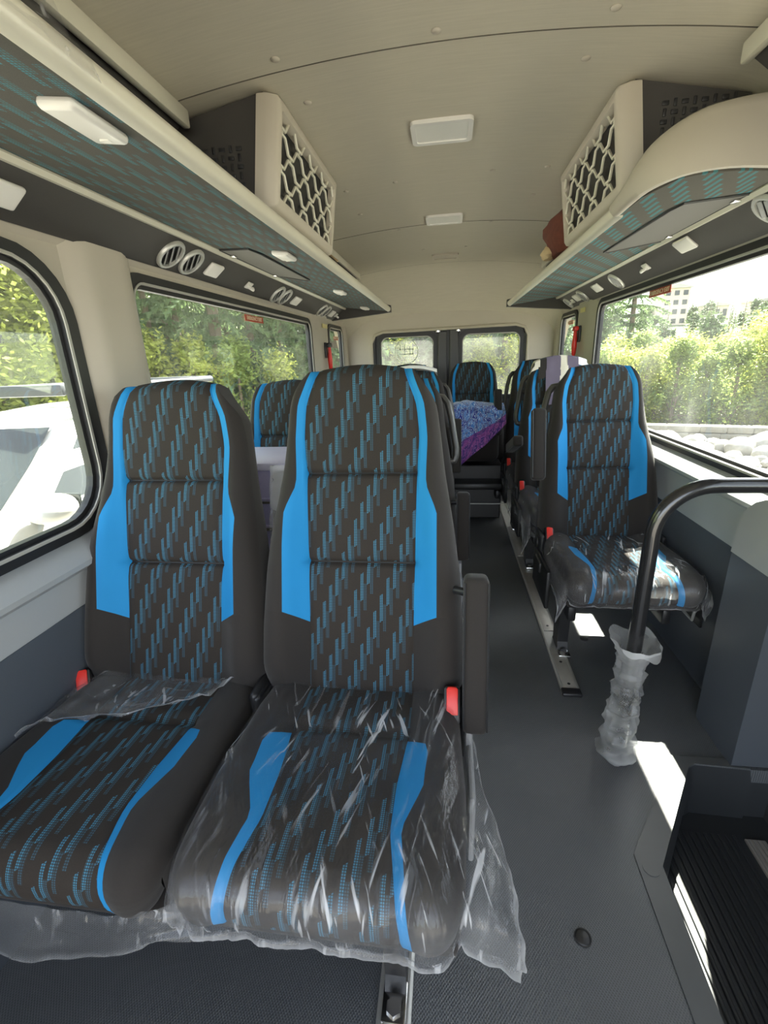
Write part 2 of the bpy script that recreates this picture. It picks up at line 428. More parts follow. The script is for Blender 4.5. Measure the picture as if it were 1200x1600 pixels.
obj('ridge', join(*[box(0.932 + i * .0125, 0.938 + i * .0125, 0.2, 1.165, -0.192, -0.187, 0.002, 1) for i in range(4)]), MAT['alu'], sc)
for (x, y), lb in (((0.313, 0.735), 'black rubber floor plug in the aisle, nearest the camera'), ((0.634, 1.94), 'black rubber floor plug in the sun patch under the first right-hand seat')):
    tag(obj('floor_plug', join(cyl((x, y, 0.0), (x, y, 0.003), 0.019), sphere((x, y, 0.002), (0.018, 0.018, 0.005))), MAT['black_plastic'], loc=(x, y, 0)), lb, 'plug', 'floor plugs')

# ceiling
def ceil_z(x, y):
    ax = abs(x)
    z = 1.99 - 0.105 * x * x
    if ax > 0.72: z -= 1.9 * (ax - 0.72) ** 2
    if y > 4.15: z -= 0.40 * ((y - 4.15) / 0.6) ** 2.2
    return z
ys = [Y0 - 0.3 + i * 0.1 for i in range(53)] + [4.2, 4.28, 4.36, 4.44, 4.52, 4.58, 4.64, 4.70, 4.75]
ys = sorted(set(round(y, 3) for y in ys if y <= 4.75))
rows = [[(x, y, ceil_z(x, y)) for x in [-1.06 + 2.12 * i / 48 for i in range(49)]] for y in ys]
ceil = struct('ceiling', join(grid(rows), grid([[(v[0], v[1], v[2] + 0.06) for v in r][::-1] for r in rows])), MAT['ceiling'], recalc=False)
for y in (1.425, 3.05, 4.22):
    seam = tube([(x, y + 0.0 * x, ceil_z(x, y) - 0.0003) for x in [-0.80 + 1.6 * i / 30 for i in range(31)]], 0.0015, 6)
    obj('seam', seam, MAT['seam'], ceil, label='thin dark seam line')
for x, y in ((-.423, 1.375), (-.404, 1.588), (-.032, 1.385), (.345, 1.544), (.359, 1.362), (-.448, 2.327), (-.449, 2.678), (-.229, 2.32), (.178, 2.294), (.391, 2.265), (.393, 2.608), (-.29, 3.09), (.24, 3.07), (-.03, 3.09), (-.18, 3.7), (.12, 3.7)):
    z = ceil_z(x, y)
    obj('trim_button', sphere((x, y, z - 0.001), (0.012, 0.012, 0.004), 12, 6), MAT['trim'], ceil)
for k, (y, wd, lb) in enumerate(((1.888, .205, 'white rectangular ceiling lamp, large and nearest, between the two air vents'), (2.96, .20, 'white ceiling lamp on the second roof panel behind the nearest one'),
                                 (3.98, .20, 'faint beige ceiling lamp recess ahead of the last roof seam'), )):
    x = -0.025; z = ceil_z(x, y)
    L = thing('ceiling_lamp', (x, y, z), lb, 'ceiling lamp', 'ceiling lamps')
    rot = Matrix.Rotation(0, 4, 'X')
    obj('bezel', ring(rrect(x - wd / 2, x + wd / 2, y - 0.084, y + 0.084, 0.02), rrect(x - wd / 2 + .016, x + wd / 2 - .016, y - .066, y + .066, .012), 'z', z + 0.004, z - 0.012), MAT['white' if k < 2 else 'trim'], L)
    obj('diffuser', prism(rrect(x - wd / 2 + .015, x + wd / 2 - .015, y - .067, y + .067, .012), 'z', z + 0.004, z - 0.008), MAT['lens' if k < 2 else 'trim'], L)

# side walls: outer skin with window openings, x = 1.00 .. 1.05
def wall_skin(name, sx, holes, y0=Y0, y1=Y1, z0=0.70, z1=1.80, x0=0.995, x1=1.02):
    hl = [rrect(*h) for h in holes]
    return struct(name, prism([(y0, z0), (y1, z0), (y1, z1), (y0, z1)], 'x', sx * x0, sx * x1, hl), MAT['trim'], smooth=False)
LW = [(-0.10, 1.18, 0.86, 1.535, 0.15), (1.47, 3.48, 0.86, 1.535, 0.07), (4.03, 4.53, 0.86, 1.535, 0.07)]
RW = [(1.33, 3.48, 0.855, 1.562, 0.07), (4.03, 4.53, 0.86, 1.55, 0.07)]
wall_skin('wall_left', -1, LW)
wall_skin('wall_right', 1, RW, y0=1.20)
def window(n, sx, h, gm='glass'):
    y0, y1, z0, z1, r = h
    e = 0.012
    o = struct('window_%d' % n, join(ring(rrect(y0 - 0.035, y1 + 0.035, z0 - 0.02, z1 + 0.022, r + .02), rrect(y0 + e, y1 - e, z0 + e, z1 - e, max(.02, r - e)), 'x', sx * 0.985, sx * 0.997),
                                     ring(rrect(y0 - .001, y1 + .001, z0 - .001, z1 + .001, r), rrect(y0 + 2 * e, y1 - 2 * e, z0 + 2 * e, z1 - 2 * e, max(.02, r - 2 * e)), 'x', sx * 0.997, sx * 1.018)), MAT['rubber'], smooth=False)
    struct('seal', ring(rrect(y0 + .004, y1 - .004, z0 + .004, z1 - .004, r), rrect(y0 + e, y1 - e, z0 + e, z1 - e, max(.02, r - e)), 'x', sx * 0.9815, sx * 0.9865), MAT['seal'], o, label='pale grey window seal')
    struct('pane', prism(rrect(y0 + .002, y1 - .002, z0 + .002, z1 - .002, r), 'x', sx * 1.008, sx * 1.012), MAT[gm], o, smooth=False)
    return o
for i, h in enumerate(LW): window(i + 1, -1, h)
for i, h in enumerate(RW): window(i + 4, 1, h)
# light mouldings round the pillars (left): raised rounded columns between windows
def pillar(n, sx, y0, y1, zt=1.60, x=0.985, d=0.035):
    prof = []
    for i in range(13):
        t = i / 12; y = y0 + (y1 - y0) * t
        k = min(1, min(t, 1 - t) / 0.28); prof.append((y, x + 0.012 - d * math.sin(k * math.pi / 2)))
    rows = [[(sx * xx, y, z) for y, xx in prof] for z in (0.80, 1.2, zt)]
    rows += [[(sx * (xx - .004), y, zt + .03) for y, xx in prof]]
    struct('trim_%d' % n, grid(rows), MAT['trim'])
pillar(4, -1, 1.212, 1.505, 1.66, .985, .032); pillar(5, -1, 3.52, 3.99); pillar(6, 1, 3.52, 3.99); pillar(7, -1, 4.57, 4.72); pillar(8, 1, 4.57, 4.72)
# header above the windows, rolled inwards
def header(n, sx, y0, y1):
    prof = [(0.997, 1.572), (0.986, 1.584), (0.975, 1.60), (0.978, 1.64), (1.0, 1.66)]
    rows = [[(sx * p[0], y, p[1]) for p in prof] for y in (y0, y1)]
    struct('trim_%d' % n, grid(rows), MAT['trim'])
header(9, -1, Y0, 4.7); header(10, 1, 1.2, 4.7)
# sill ledge, light belt panel and dark lower panel on each side
def lower_wall(side, sx, y0, zb):
    ledge = [(1.0, 0.842), (0.985, 0.838), (0.948, 0.806), (0.938, 0.792), (0.940, 0.778), (0.985, 0.748)]
    struct('trim_%d' % (11 if sx < 0 else 12), grid([[(sx * p[0], y, p[1]) for p in ledge] for y in (y0, 4.72)]), MAT['grey_wall'])
    struct('baseboard_%s_upper' % side, prism([(0.99, 0.755), (0.982, 0.755), (0.984, zb), (0.99, zb)] if sx > 0 else [(-0.99, 0.755), (-0.982, 0.755), (-0.984, zb), (-0.99, zb)], 'y', y0, 4.72), MAT['grey_wall'], smooth=False)
    P = [(0.982, zb), (0.976, zb - 0.012), (0.985, 0.16), (0.985, 0.0)]
    rows = [[(sx * p[0], y, p[1]) for p in P] for y in (y0, 4.72)]
    back = [[(sx * 1.05, y, z) for z in (zb, zb - 0.012, 0.16, 0.0)] for y in (y0, 4.72)]
    struct('baseboard_%s' % side, join(grid(rows), grid(back)), MAT['dark_wall'], recalc=False)
lower_wall('left', -1, Y0, 0.66); lower_wall('right', 1, 1.30, 0.60)
# panel beside the doorway (right), two tones, carrying the handrail
pp = struct('trim_13', prism(rrect(1.255, 1.475, 0.0, 0.648, 0.012, 3), 'x', 0.895, 1.04), MAT['dark_wall'], smooth=False)
curve = [(1.475, 0.648), (1.47, 0.72), (1.462, 0.77), (1.44, 0.805), (1.41, 0.83), (1.37, 0.85), (1.30, 0.862), (1.255, 0.865), (1.255, 0.648)]
struct('trim_14', prism(curve, 'x', 0.892, 1.04), MAT['grey_wall'], smooth=False)
# sliding door side
struct('door_3', join(prism([(Y0, -0.22), (1.255, -0.22), (1.255, 1.80), (Y0, 1.80)], 'x', 1.03, 1.07, [rrect(0.12, 1.12, 0.86, 1.53, 0.08)])), MAT['door'], smooth=False)
d3 = struct('window_6', ring(rrect(0.08, 1.16, 0.82, 1.57, 0.09), rrect(0.14, 1.10, 0.88, 1.51, 0.07), 'x', 1.01, 1.032), MAT['rubber'], smooth=False)
struct('pane', prism(rrect(0.12, 1.12, 0.86, 1.53, 0.08), 'x', 1.045, 1.049), MAT['glass'], d3, smooth=False)

# rear wall with the opening for the twin doors
op = [(-0.735, 0.0), (-0.735, 1.40), (-0.70, 1.475), (-0.62, 1.502), (0.62, 1.518), (0.70, 1.492), (0.735, 1.42), (0.735, 0.0)]
struct('wall_rear', prism([(-1.05, 0.0)] + op[:1] + op[1:] + [(1.05, 0.0), (1.05, 1.75), (-1.05, 1.75)], 'y', 4.70, 4.76), MAT['trim'], smooth=False)
struct('trim_15', tube([(p[0], 4.695, p[1]) for p in op], 0.014, 8), MAT['trim'])
for sx, n, (wx0, wx1) in ((-1, 1, (-0.655, -0.13)), (1, 2, (0.125, 0.675))):
    xs = sorted((sx * 0.728, sx * 0.012))
    hole = rrect(wx0, wx1, 0.88, 1.462, 0.07)
    zt = 1.495 if sx < 0 else 1.508
    d = struct('door_%d' % n, join(prism([(xs[0], 0.02), (xs[1], 0.02), (xs[1], zt), (xs[0], zt)], 'y', 4.735, 4.80, [hole]),
                                   box(sx * 0.012, sx * 0.10, 4.70, 4.735, 0.1, zt - .005, 0.012), box(sx * 0.70, sx * 0.735, 4.71, 4.735, 0.1, zt - 0.03, 0.01)), MAT['door'], smooth=False)
    fr = struct('window_frame', join(ring(rrect(wx0 - .035, wx1 + .035, 0.85, 1.495, 0.10), rrect(wx0 + .01, wx1 - .01, 0.89, 1.452, 0.07), 'y', 4.715, 4.736),
                                     ring(rrect(wx0 - .012, wx1 + .012, 0.868, 1.474, 0.08), rrect(wx0 + .004, wx1 - .004, .884, 1.458, .07), 'y', 4.708, 4.716)), MAT['rubber'], d, smooth=False)
    struct('pane', prism(hole, 'y', 4.765, 4.769), MAT['rear_glass'], d, smooth=False)
    struct('seal', ring(rrect(wx0 + .008, wx1 - .008, .888, 1.454, .07), rrect(wx0 + .016, wx1 - .016, .896, 1.446, .065), 'y', 4.712, 4.72), MAT['seal'], d, smooth=False)
    struct('door_latch', join(box(sx * .075, sx * .115, 4.688, 4.702, 1.475, 1.50, .006), cyl((sx * .095, 4.69, 1.488), (sx * .095, 4.68, 1.488), .008)), MAT['chrome'], d, label='small metal latch at the top')
struct('trim_16', box(-0.012, 0.012, 4.72, 4.80, 0.02, 1.505), MAT['rubber'], smooth=False)
struct('trim_17', join(box(-1.0, 1.0, 4.45, 4.70, 0.0, 0.14, 0.02), box(-1, 1, 4.44, 4.46, 0.125, 0.145, 0.004)), MAT['grey_plastic'], smooth=False)

# ================================================================== LUGGAGE RACKS
RARC = [(.474, 1.62), (.471, 1.52), (.473, 1.42), (.492, 1.345), (.535, 1.31), (.60, 1.315), (.67, 1.345), (.75, 1.395), (.84, 1.45), (.98, 1.52)]
def rack(sx, y0, y1, label, pat):
    t = thing('luggage_rack', (sx * 0.675, (y0 + y1) / 2, 1.66), label, 'luggage rack', 'overhead luggage racks')
    # patterned underside (a thin padded board)
    a, b = (0.862, 1.680), (0.492, 1.636)
    P = [(a[0], a[1]), (b[0], b[1]), (b[0], b[1] + .02), (a[0], a[1] + .02)]
    uz = lambda x: a[1] + (abs(x) - a[0]) * (b[1] - a[1]) / (b[0] - a[0])
    if sx < 0: plan = [(a[0], y0), (b[0], y0), (b[0], y1), (a[0], y1)]
    else: plan = [(a[0], y1), (a[0], 1.50)] + [(x, y + .04) for x, y in RARC[::-1] if .495 < x < a[0]] + [(b[0], 1.46), (b[0], y1)]
    V, F = prism([(sx * p[0], p[1]) for p in plan], 'z', 0, 1)
    uvs = [(v[0], v[1]) for v in V]
    V = [(v[0], v[1], uz(v[0]) + .006 * v[2]) for v in V]
    obj('shelf_board', (V, F), MAT[pat], t, uvs=uvs, smooth=False)
    lip = [(0.500, 1.631), (0.486, 1.634), (0.479, 1.643), (0.476, 1.656), (0.480, 1.667), (0.488, 1.671), (0.497, 1.669), (0.502, 1.66)]
    obj('front_lip', prism([(sx * p[0], p[1]) for p in lip], 'y', y0 if sx < 0 else 1.62, y1), MAT['cream'], t, angle=50)
    rail = [(0.885, 1.668), (0.860, 1.664), (0.852, 1.674), (0.858, 1.690), (0.885, 1.694)]
    obj('wall_strip', prism([(sx * p[0], p[1]) for p in rail], 'y', y0, y1), MAT['cream'], t)
    obj('shelf_top', prism([(sx * p[0], p[1]) for p in ((0.498, 1.66), (0.98, 1.70), (0.98, 1.705), (0.498, 1.665))], 'y', y0 if sx < 0 else 1.5, y1), MAT['service'], t, smooth=False)
    # end board
    obj('end_cap', join(prism([(sx * p[0], p[1]) for p in ((0.475, 1.628), (0.475, 1.682), (0.52, 1.69), (0.98, 1.72), (0.985, 1.585))], 'y', y1, y1 + 0.05)), MAT['service'], t, smooth=False)
    return t
rl = rack(-1, Y0, 4.15, 'long patterned overhead luggage rack with cream front lip on the car side', 'rack_pattern')
rr = rack(1, 1.40, 4.20, 'overhead luggage rack with block-patterned underside and curved cream end on the river side', 'rack_brick')
# upper cream strips of the bins
def strip(t, sx, y0, y1, z, x=.70):
    obj('upper_rail', box(sx * x, sx * (x + .022), y0, y1, z - 0.014, z + 0.030, 0.006), MAT['cream'], t)
    P = [(x + .012, z + .012), (x + .03, z + .012), (.99, 1.73), (.99, 1.71), (.96, 1.71)]
    obj('bin_liner', prism([(sx * p[0], p[1]) for p in P], 'y', y0, y1), MAT['service'], t, smooth=False)
strip(rl, -1, Y0, 1.45, 1.896); strip(rl, -1, 2.2, 4.05, 1.885); strip(rr, 1, Y0, 1.455, 1.90, .67); strip(rr, 1, 2.35, 4.05, 1.885)
obj('strap', tube([(-.69, 2.36, 1.88), (-.60, 2.30, 1.775), (-.49, 2.26, 1.685)], .005, 6), MAT['tan_cloth'], rl, label='short orange strap')
# curved cream front end of the right rack
def curved_end():
    #        x      y      z bottom  z top
    tops = [1.676, 1.690, 1.712, 1.742, 1.772, 1.796, 1.810, 1.822, 1.832, 1.842]
    topy = [1.63, 1.54, 1.48, 1.44, 1.42, 1.41, 1.415, 1.43, 1.45, 1.52]
    base = [(x, y, 1.634 + max(0, x - .49) * .115, zt, ty) for (x, y), zt, ty in zip(RARC, tops, topy)]
    n = len(base); rows = []
    for i, (x, y, zb, zt, ty) in enumerate(base):
        a, b = base[max(0, i - 1)], base[min(n - 1, i + 1)]
        d = Vector((b[0] - a[0], b[1] - a[1], 0)).normalized(); nn = Vector((d.y, -d.x, 0))      # outward
        if nn.y > 0 and nn.x > 0: nn = -nn
        row = [(x - nn.x * .035, y - nn.y * .035, zb + .012), (x - nn.x * .012, y - nn.y * .012, zb - .001)]
        for k in range(9):
            s_ = k / 8; bul = .012 * math.sin(s_ * math.pi)
            row.append((x + nn.x * bul, y + (ty - y) * s_ + nn.y * bul, zb + (zt - zb) * s_))
        row.append((x - nn.x * .02, ty - nn.y * .02, zt + .006)); row.append((x - nn.x * .06, ty - nn.y * .06, zt - .02))
        rows.append(row)
    fine = []
    for i in range(n - 1):
        for k in range(4):
            u = k / 4
            def cr(a, b, c, d): return 0.5 * ((2 * b) + (c - a) * u + (2 * a - 5 * b + 4 * c - d) * u * u + (3 * b - a - 3 * c + d) * u ** 3)
            A, B, Cc, D = rows[max(i - 1, 0)], rows[i], rows[i + 1], rows[min(i + 2, n - 1)]
            fine.append([tuple(cr(A[j][m], B[j][m], Cc[j][m], D[j][m]) for m in range(3)) for j in range(len(B))])
    fine.append(rows[-1])
    return grid(fine)
obj('curved_end', curved_end(), MAT['trim'], rr, label='sweeping cream curved end piece', angle=60)
# hatches and lamps in the undersides
def under_z(x): return 1.636 + (abs(x) - 0.492) * (1.680 - 1.636) / (0.862 - 0.492)
def hatch(t, sx, y0, y1):
    pts = [(0.855, y0), (0.72, y0 + 0.02 if sx < 0 else y0 - .02), (0.70, y1 - 0.12), (0.62 if sx > 0 else .72, y1 - .02), (0.855, y1)]
    if sx < 0: pts = [(0.855, y0), (0.715, y0 - 0.06), (0.70, y0 + .02), (0.70, y1 - 0.03), (0.715, y1), (0.855, y1 - .10)]
    else: pts = [(0.855, y0 + .05), (0.66, y0), (0.645, y0 + .05), (0.64, y1 - .02), (0.66, y1), (0.855, y1 - .03)]
    V = [(sx * x, y, under_z(x) - 0.003) for x, y in pts] + [(sx * x, y, under_z(x) + 0.001) for x, y in pts]
    n = len(pts); F = [tuple(range(n)), tuple(range(2 * n - 1, n - 1, -1))] + [(i, (i + 1) % n, (i + 1) % n + n, i + n) for i in range(n)]
    h = obj('hatch', (V, F), MAT['hatch'], t, smooth=False, label='plain grey access hatch')
    obj('gasket', tube([(sx * x, y, under_z(x) - 0.002) for x, y in pts + pts[:1]], 0.005, 6), MAT['rubber'], h)
    for y in (y0 + 0.1, y1 - .12): obj('latch', rbox((sx * 0.845, y, under_z(.845) - .006), (.02, .03, .008), .003), MAT['chrome'], h)
hatch(rl, -1, 1.86, 2.55); hatch(rr, 1, 1.62, 2.28)
for sx, t, pts in ((-1, rl, ((.567, .815, .13), (.607, 1.87, .12), (.637, 2.95, .12), (.66, 3.95, .12))),):
    for x, y, l in pts:
        z = under_z(x)
        o = obj('shelf_lamp', rbox((sx * x, y, z - .006), (.062, l, .018), .009, 3, Matrix.Rotation(sx * -0.12, 4, 'Y')), MAT['white'], t, label='white oblong lamp under the rack')
        obj('switch', rbox((sx * x, y + l * .33, z - .0155), (.016, .012, .004), .001), MAT['lens'], o)
# loose wrapping film on the lip at the front
def lip_film():
    rows = []
    for i in range(26):
        y = -0.2 + i * 0.037; row = []
        for k in range(9):
            s = k / 8; a = s * 2.6
            x = -0.472 - 0.05 * s + .008 * nz(y * 9, s * 3, 2); z = 1.638 + 0.045 * math.sin(min(a, 1.6)) + 0.25 * max(0, s - .6) * (1 if y < .72 else max(0, 1 - (y - .72) * 12)) + .010 * nz(y * 11, s * 4, 7)
            row.append((x - .006 + 0.012 * (1 - s), y, z))
        rows.append(row)
    return grid(rows)
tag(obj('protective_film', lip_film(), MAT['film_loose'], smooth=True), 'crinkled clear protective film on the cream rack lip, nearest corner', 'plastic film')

# dark service panels under the racks with vents, lamps and hooks
def service(sx, y0, y1, label):
    t = thing('service_panel', (sx * 0.92, (y0 + y1) / 2, 1.63), label, 'service panel', 'vent panels')
    P = [(0.872, 1.668), (0.975, 1.588), (0.985, 1.60), (0.985, 1.66), (0.88, 1.70)]
    obj('panel', prism([(sx * p[0], p[1]) for p in P], 'y', y0, y1), MAT['service'], t, smooth=False)
    return t
sl = service(-1, Y0, 4.18, 'long dark panel of vents and lamps above the car-side windows')
sr = service(1, 1.30, 4.18, 'dark panel of vents and lamps above the river-side windows')
PN = Vector((-0.080, 0, -0.103)).normalized()       # outward normal of the right panel (faces in and down)
def ppos(sx, x, y):
    z = 1.668 + (abs(x) - 0.872) * (1.588 - 1.668) / (0.975 - 0.872)
    return Vector((sx * x, y, z)), Vector((-0.080 * sx, 0, -0.103)).normalized()
def prot(n): return n.to_track_quat('Z', 'Y').to_matrix().to_4x4()
def vent(t, sx, x, y, r=0.052, ang=0):
    p, n = ppos(sx, x, y); m = Matrix.Translation(p) @ prot(n)
    N = 24
    rows = []
    for (rr_, z) in ((r, -.002), (r, .006), (r * .93, .011), (r * .80, .011), (r * .76, .003)):
        rows.append([(rr_ * math.cos(2 * math.pi * k / N), rr_ * math.sin(2 * math.pi * k / N), z) for k in range(N)])
    v = obj('air_vent', xf(grid(rows, True), m), MAT['alu'], t, label='round air vent with a bright rim')
    obj('vent_bowl', xf(cyl((0, 0, -.001), (0, 0, .003), r * .78, 20), m), MAT['black_plastic'], v)
    rm = Matrix.Rotation(ang, 4, 'Z')
    for k in (-1, 0, 1):
        hw = math.sqrt(max(0, (r * .72) ** 2 - (k * r * .42) ** 2))
        obj('vane', xf(rbox((k * r * .42, 0, .008), (r * .22, hw * 2, .004), .002, 2, Matrix.Rotation(.5, 4, 'Y')), m @ rm), MAT['grey_plastic'], v)
def plamp(t, sx, x, y, l=.11, w_=.06):
    p, n = ppos(sx, x, y); m = Matrix.Translation(p) @ prot(n)
    # orient long side along y
    d = m.inverted().to_3x3() @ Vector((0, 1, 0)); a = math.atan2(d.y, d.x)
    o = obj('reading_lamp', xf(rbox((0, 0, .004), (l, w_, .014), .007, 3), m @ Matrix.Rotation(a, 4, 'Z')), MAT['white'], t, label='white oblong reading lamp')
def hook(t, sx, x, y):
    p, n = ppos(sx, x, y); m = Matrix.Translation(p) @ prot(n)
    d = m.inverted().to_3x3() @ Vector((0, 1, 0)); a = math.atan2(d.y, d.x)
    o = obj('coat_hook', xf(join(rbox((0, 0, .003), (.055, .036, .008), .004), tube([(-.015, 0, .004), (-.012, 0, .02), (.01, 0, .026), (.02, 0, .018)], .008, 8)), m @ Matrix.Rotation(a, 4, 'Z')), MAT['white'], t, label='small white coat hook')
for y in (1.634, 1.765): vent(sl, -1, .925, y, .056, .6)
plamp(sl, -1, .925, 1.935, .10); hook(sl, -1, .935, 2.30)
plamp(sl, -1, .925, 0.99, .12)
for y in (2.68, 2.80): vent(sl, -1, .93, y, .056, .6)
plamp(sl, -1, .93, 3.0, .12)
for y in (3.62, 3.74): vent(sl, -1, .93, y, .056, .6)
plamp(sl, -1, .93, 3.93, .12); hook(sl, -1, .93, 4.08)
vent(sr, 1, .915, 1.66, .056, -.6); plamp(sr, 1, .905, 2.15, .12); hook(sr, 1, .92, 2.56)
vent(sr, 1, .925, 2.98, .056, -.6); plamp(sr, 1, .915, 3.30, .12)
vent(sr, 1, .925, 3.66, .056, -.6); plamp(sr, 1, .92, 3.80, .10); hook(sr, 1, .93, 3.95); vent(sr, 1, .93, 4.08, .05, -.6)

# ================================================================== AIR-CONDITIONER BOXES
def aircon(sx, y0, y1, label):
    t = thing('air_conditioner', (sx * 0.7, (y0 + y1) / 2, 1.72), label, 'air conditioner', 'ceiling air conditioners')
    xt, xb = 0.455, 0.494; zt, zb = 1.952, 1.684
    def face(y, s, off=0.0):    # point on the leaning face, s 0 bottom .. 1 top
        return (sx * (xb + (xt - xb) * s - off), y, zb + (zt - zb) * s)
    # dark body
    body = [[(sx * x, y, z) for x, z in ((0.535, 1.690), (0.50, 1.962), (0.80, 1.905), (0.86, 1.70))] for y in (y0 + .02, y1 - .02)]
    V = body[0] + body[1]
    b = obj('housing', (V, [(0, 1, 2, 3), (7, 6, 5, 4), (0, 1, 5, 4), (1, 2, 6, 5), (2, 3, 7, 6), (3, 0, 4, 7)]), MAT['service'], t, smooth=False, label='dark grey housing')
    # honeycomb intake holes on the side facing the front
    holes = []
    for r_ in range(5):
        for c in range(8):
            x = 0.585 + c * 0.025; z = (1.755 if sx < 0 else 1.815) + r_ * 0.0215
            if (r_ + c) % 2 == 0: holes.append(rbox((sx * x, y0 + .019, z), (.018, .004, .011), .0045, 2))
            else: holes.append(rbox((sx * x, y0 + .019, z), (.009, .004, .019), .004, 2))
    obj('intake_holes', join(*holes), MAT['rubber'], b)
    # beige cowl: rounded frame ring, deep
    nfr = []
    rows = []
    for (dep, ins) in ((-0.055, -0.004), (-0.03, -0.004), (0.0, 0.002), (0.008, 0.012), (0.008, 0.03), (-0.004, 0.036), (-0.02, 0.036)):
        row = []
        for (yy, ss) in rrect(y0 + ins, y1 - ins, 0.0 + ins * 4, 1.0 - ins * 4, max(.01, .03 - ins), 4):
            x, y_, z = face(yy, ss, dep); row.append((x, y_, z))
        rows.append(row)
    obj('cowl', grid(rows, True), MAT['trim'], t, angle=50)
    bk = [face(y0 + .03, .1, -.022), face(y1 - .03, .1, -.022), face(y1 - .03, .9, -.022), face(y0 + .03, .9, -.022)]
    obj('coil', (bk, [(0, 1, 2, 3)]), MAT['rubber'], t, smooth=False)
    # honeycomb louvres
    n = 5; W = y1 - y0 - .07; cell = W / 4
    for k in range(n):
        s = 0.17 + k * 0.165
        pts = []
        for c in range(9):
            ya = y0 + .035 + c * cell / 2 + (0.0)
            hi = ((c + (k % 2)) % 2) * 2 - 1
            for dy in (0.0, 0.30):
                yy = ya + dy * cell
                if yy > y1 - .034: continue
                pts.append(face(yy, s + hi * 0.056, -0.002))
        ticks = []
        if k < n - 1:
            for c in range(9):
                if ((c + (k % 2)) % 2) == 1:
                    yy = y0 + .035 + c * cell / 2 + .15 * cell
                    if yy < y1 - .04: ticks.append(tube([face(yy, s + .056, -.002), face(yy, s + .165 - .056, -.002)], .003, 5))
        louv = tube(pts, 0.0048, 6, True, 1.0)
        obj('louvre', join(louv, *ticks), MAT['cream'], t)
    return t
aircon(-1, 1.465, 2.15, 'black box with beige honeycomb air vent on the ceiling, car side')
aircon(1, 1.62, 2.30, 'black box with beige honeycomb air vent on the ceiling, river side')

# rust-brown bag on the right rack
def blob(c, r, amp, f, seed, seg=24, rg=16):
    V, F = sphere((0, 0, 0), 1.0, seg, rg)
    out = []
    for v in V:
        k = 1 + amp * nz(v[0] * f + seed, v[1] * f, v[2] * f)
        z = max(-0.75, v[2] * k)
        out.append((c[0] + v[0] * r[0] * k, c[1] + v[1] * r[1] * k, c[2] + z * r[2]))
    return out, F
bag = thing('bag', (0.60, 2.62, 1.70), 'rust-brown fur-like bag stuffed on the river-side rack behind the air vent', 'bag')
obj('bag_body', blob((0.60, 2.62, 1.80), (.145, .26, .125), .25, 1.6, 3), MAT['brown_cloth'], bag)
obj('bag_corner', blob((0.50, 2.70, 1.735), (.035, .07, .035), .3, 2, 8, 14, 10), MAT['tan_cloth'], bag, label='tan corner')

# ================================================================== SEATS
TH = R_(17.0); Z0 = 0.45; CT, ST = math.cos(TH), math.sin(TH)
def lerp_tab(tab, v):
    if v <= tab[0][0]: return tab[0][1]
    for (a, x), (b, y) in zip(tab, tab[1:]):
        if v <= b:
            t = (v - a) / (b - a); return x + (y - x) * t
    return tab[-1][1]
def smooth_tab(tab):
    fine = []
    n = len(tab)
    return lambda v: (lerp_tab(tab, v - .018) + 2 * lerp_tab(tab, v) + lerp_tab(tab, v + .018)) / 4
HW = smooth_tab([(-.04, .24), (0, .255), (.04, .262), (.16, .260), (.30, .250), (.42, .234), (.55, .212), (.65, .200), (.72, .190), (.77, .172), (.80, .152), (.83, .125)])
PE = smooth_tab([(0, .135), (.18, .135), (.33, .138), (.55, .142), (.64, .148), (.72, .140), (.83, .105)])
BO_T = [(-.1, 0), (.170, 0), (.205, .058), (.455, .052), (.52, .024), (.66, .020), (.75, .020), (.83, .021)]
def BO(v): return PE(v) + lerp_tab(BO_T, v)
VT = 0.83
def sstep(a, b, x):
    t = max(0, min(1, (x - a) / (b - a))); return t * t * (3 - 2 * t)
def backpt(u, v):
    hw = HW(v); pe = PE(v); au = abs(u)
    # pillow sections in the middle
    f = 0.0
    if au <= pe * 1.02:
        e = min(abs(v - .325), abs(v - .55))
        f += 0.010 * (1 - math.exp(-(e / .022) ** 1.3)) + 0.010 * (1 - math.exp(-(e / .006) ** 2)) - 0.018
        f -= 0.006 * sstep(pe * .9, pe, au)
    amp = 0.050 if v < .35 else 0.050 - 0.030 * sstep(.35, .60, v)
    amp *= sstep(-.06, .08, v)
    f += amp * sstep(pe * .98, (pe + hw) / 2 + .01, au)
    R = 0.06 if v < .5 else .055
    du = max(1e-4, hw - au); dt = max(1e-4, (VT - 0.030 * (au / .15) ** 2 * (1 if v > .7 else 0)) - v); db = max(1e-4, v + .045)
    d = 1 / ((1 / du) ** 3 + (1 / dt) ** 3 + (1 / db) ** 3) ** (1 / 3)
    if d < R: f -= R * (1 - math.sqrt(max(0, 1 - (1 - d / R) ** 2)))
    f += 0.02 * sstep(.62, .80, v) * (1 - sstep(.80, .83, v))           # head roll
    return f
def to_seat(u, v, w_): return (u, v * ST - w_ * CT, Z0 + v * CT + w_ * ST)
NV = 60
VS = [-0.04 + (VT + .04) * (1 - math.cos(math.pi * (0.5 + 0.5 * 0) * 0 + 0) if False else i / 44) for i in range(45)]
VS = [-0.04 + .86 * i / 42 for i in range(43)] + [.823, .8265, .829, .8299]
VS = sorted(set([round(v, 4) for v in VS] + [.312, .317, .3195, .322, .325, .328, .3305, .333, .338, .537, .542, .5445, .547, .55, .553, .5555, .558, .563, .17, .205]))
def crown(u, v): return v - (0.030 * (u / .15) ** 2 * sstep(.70, .83, v))
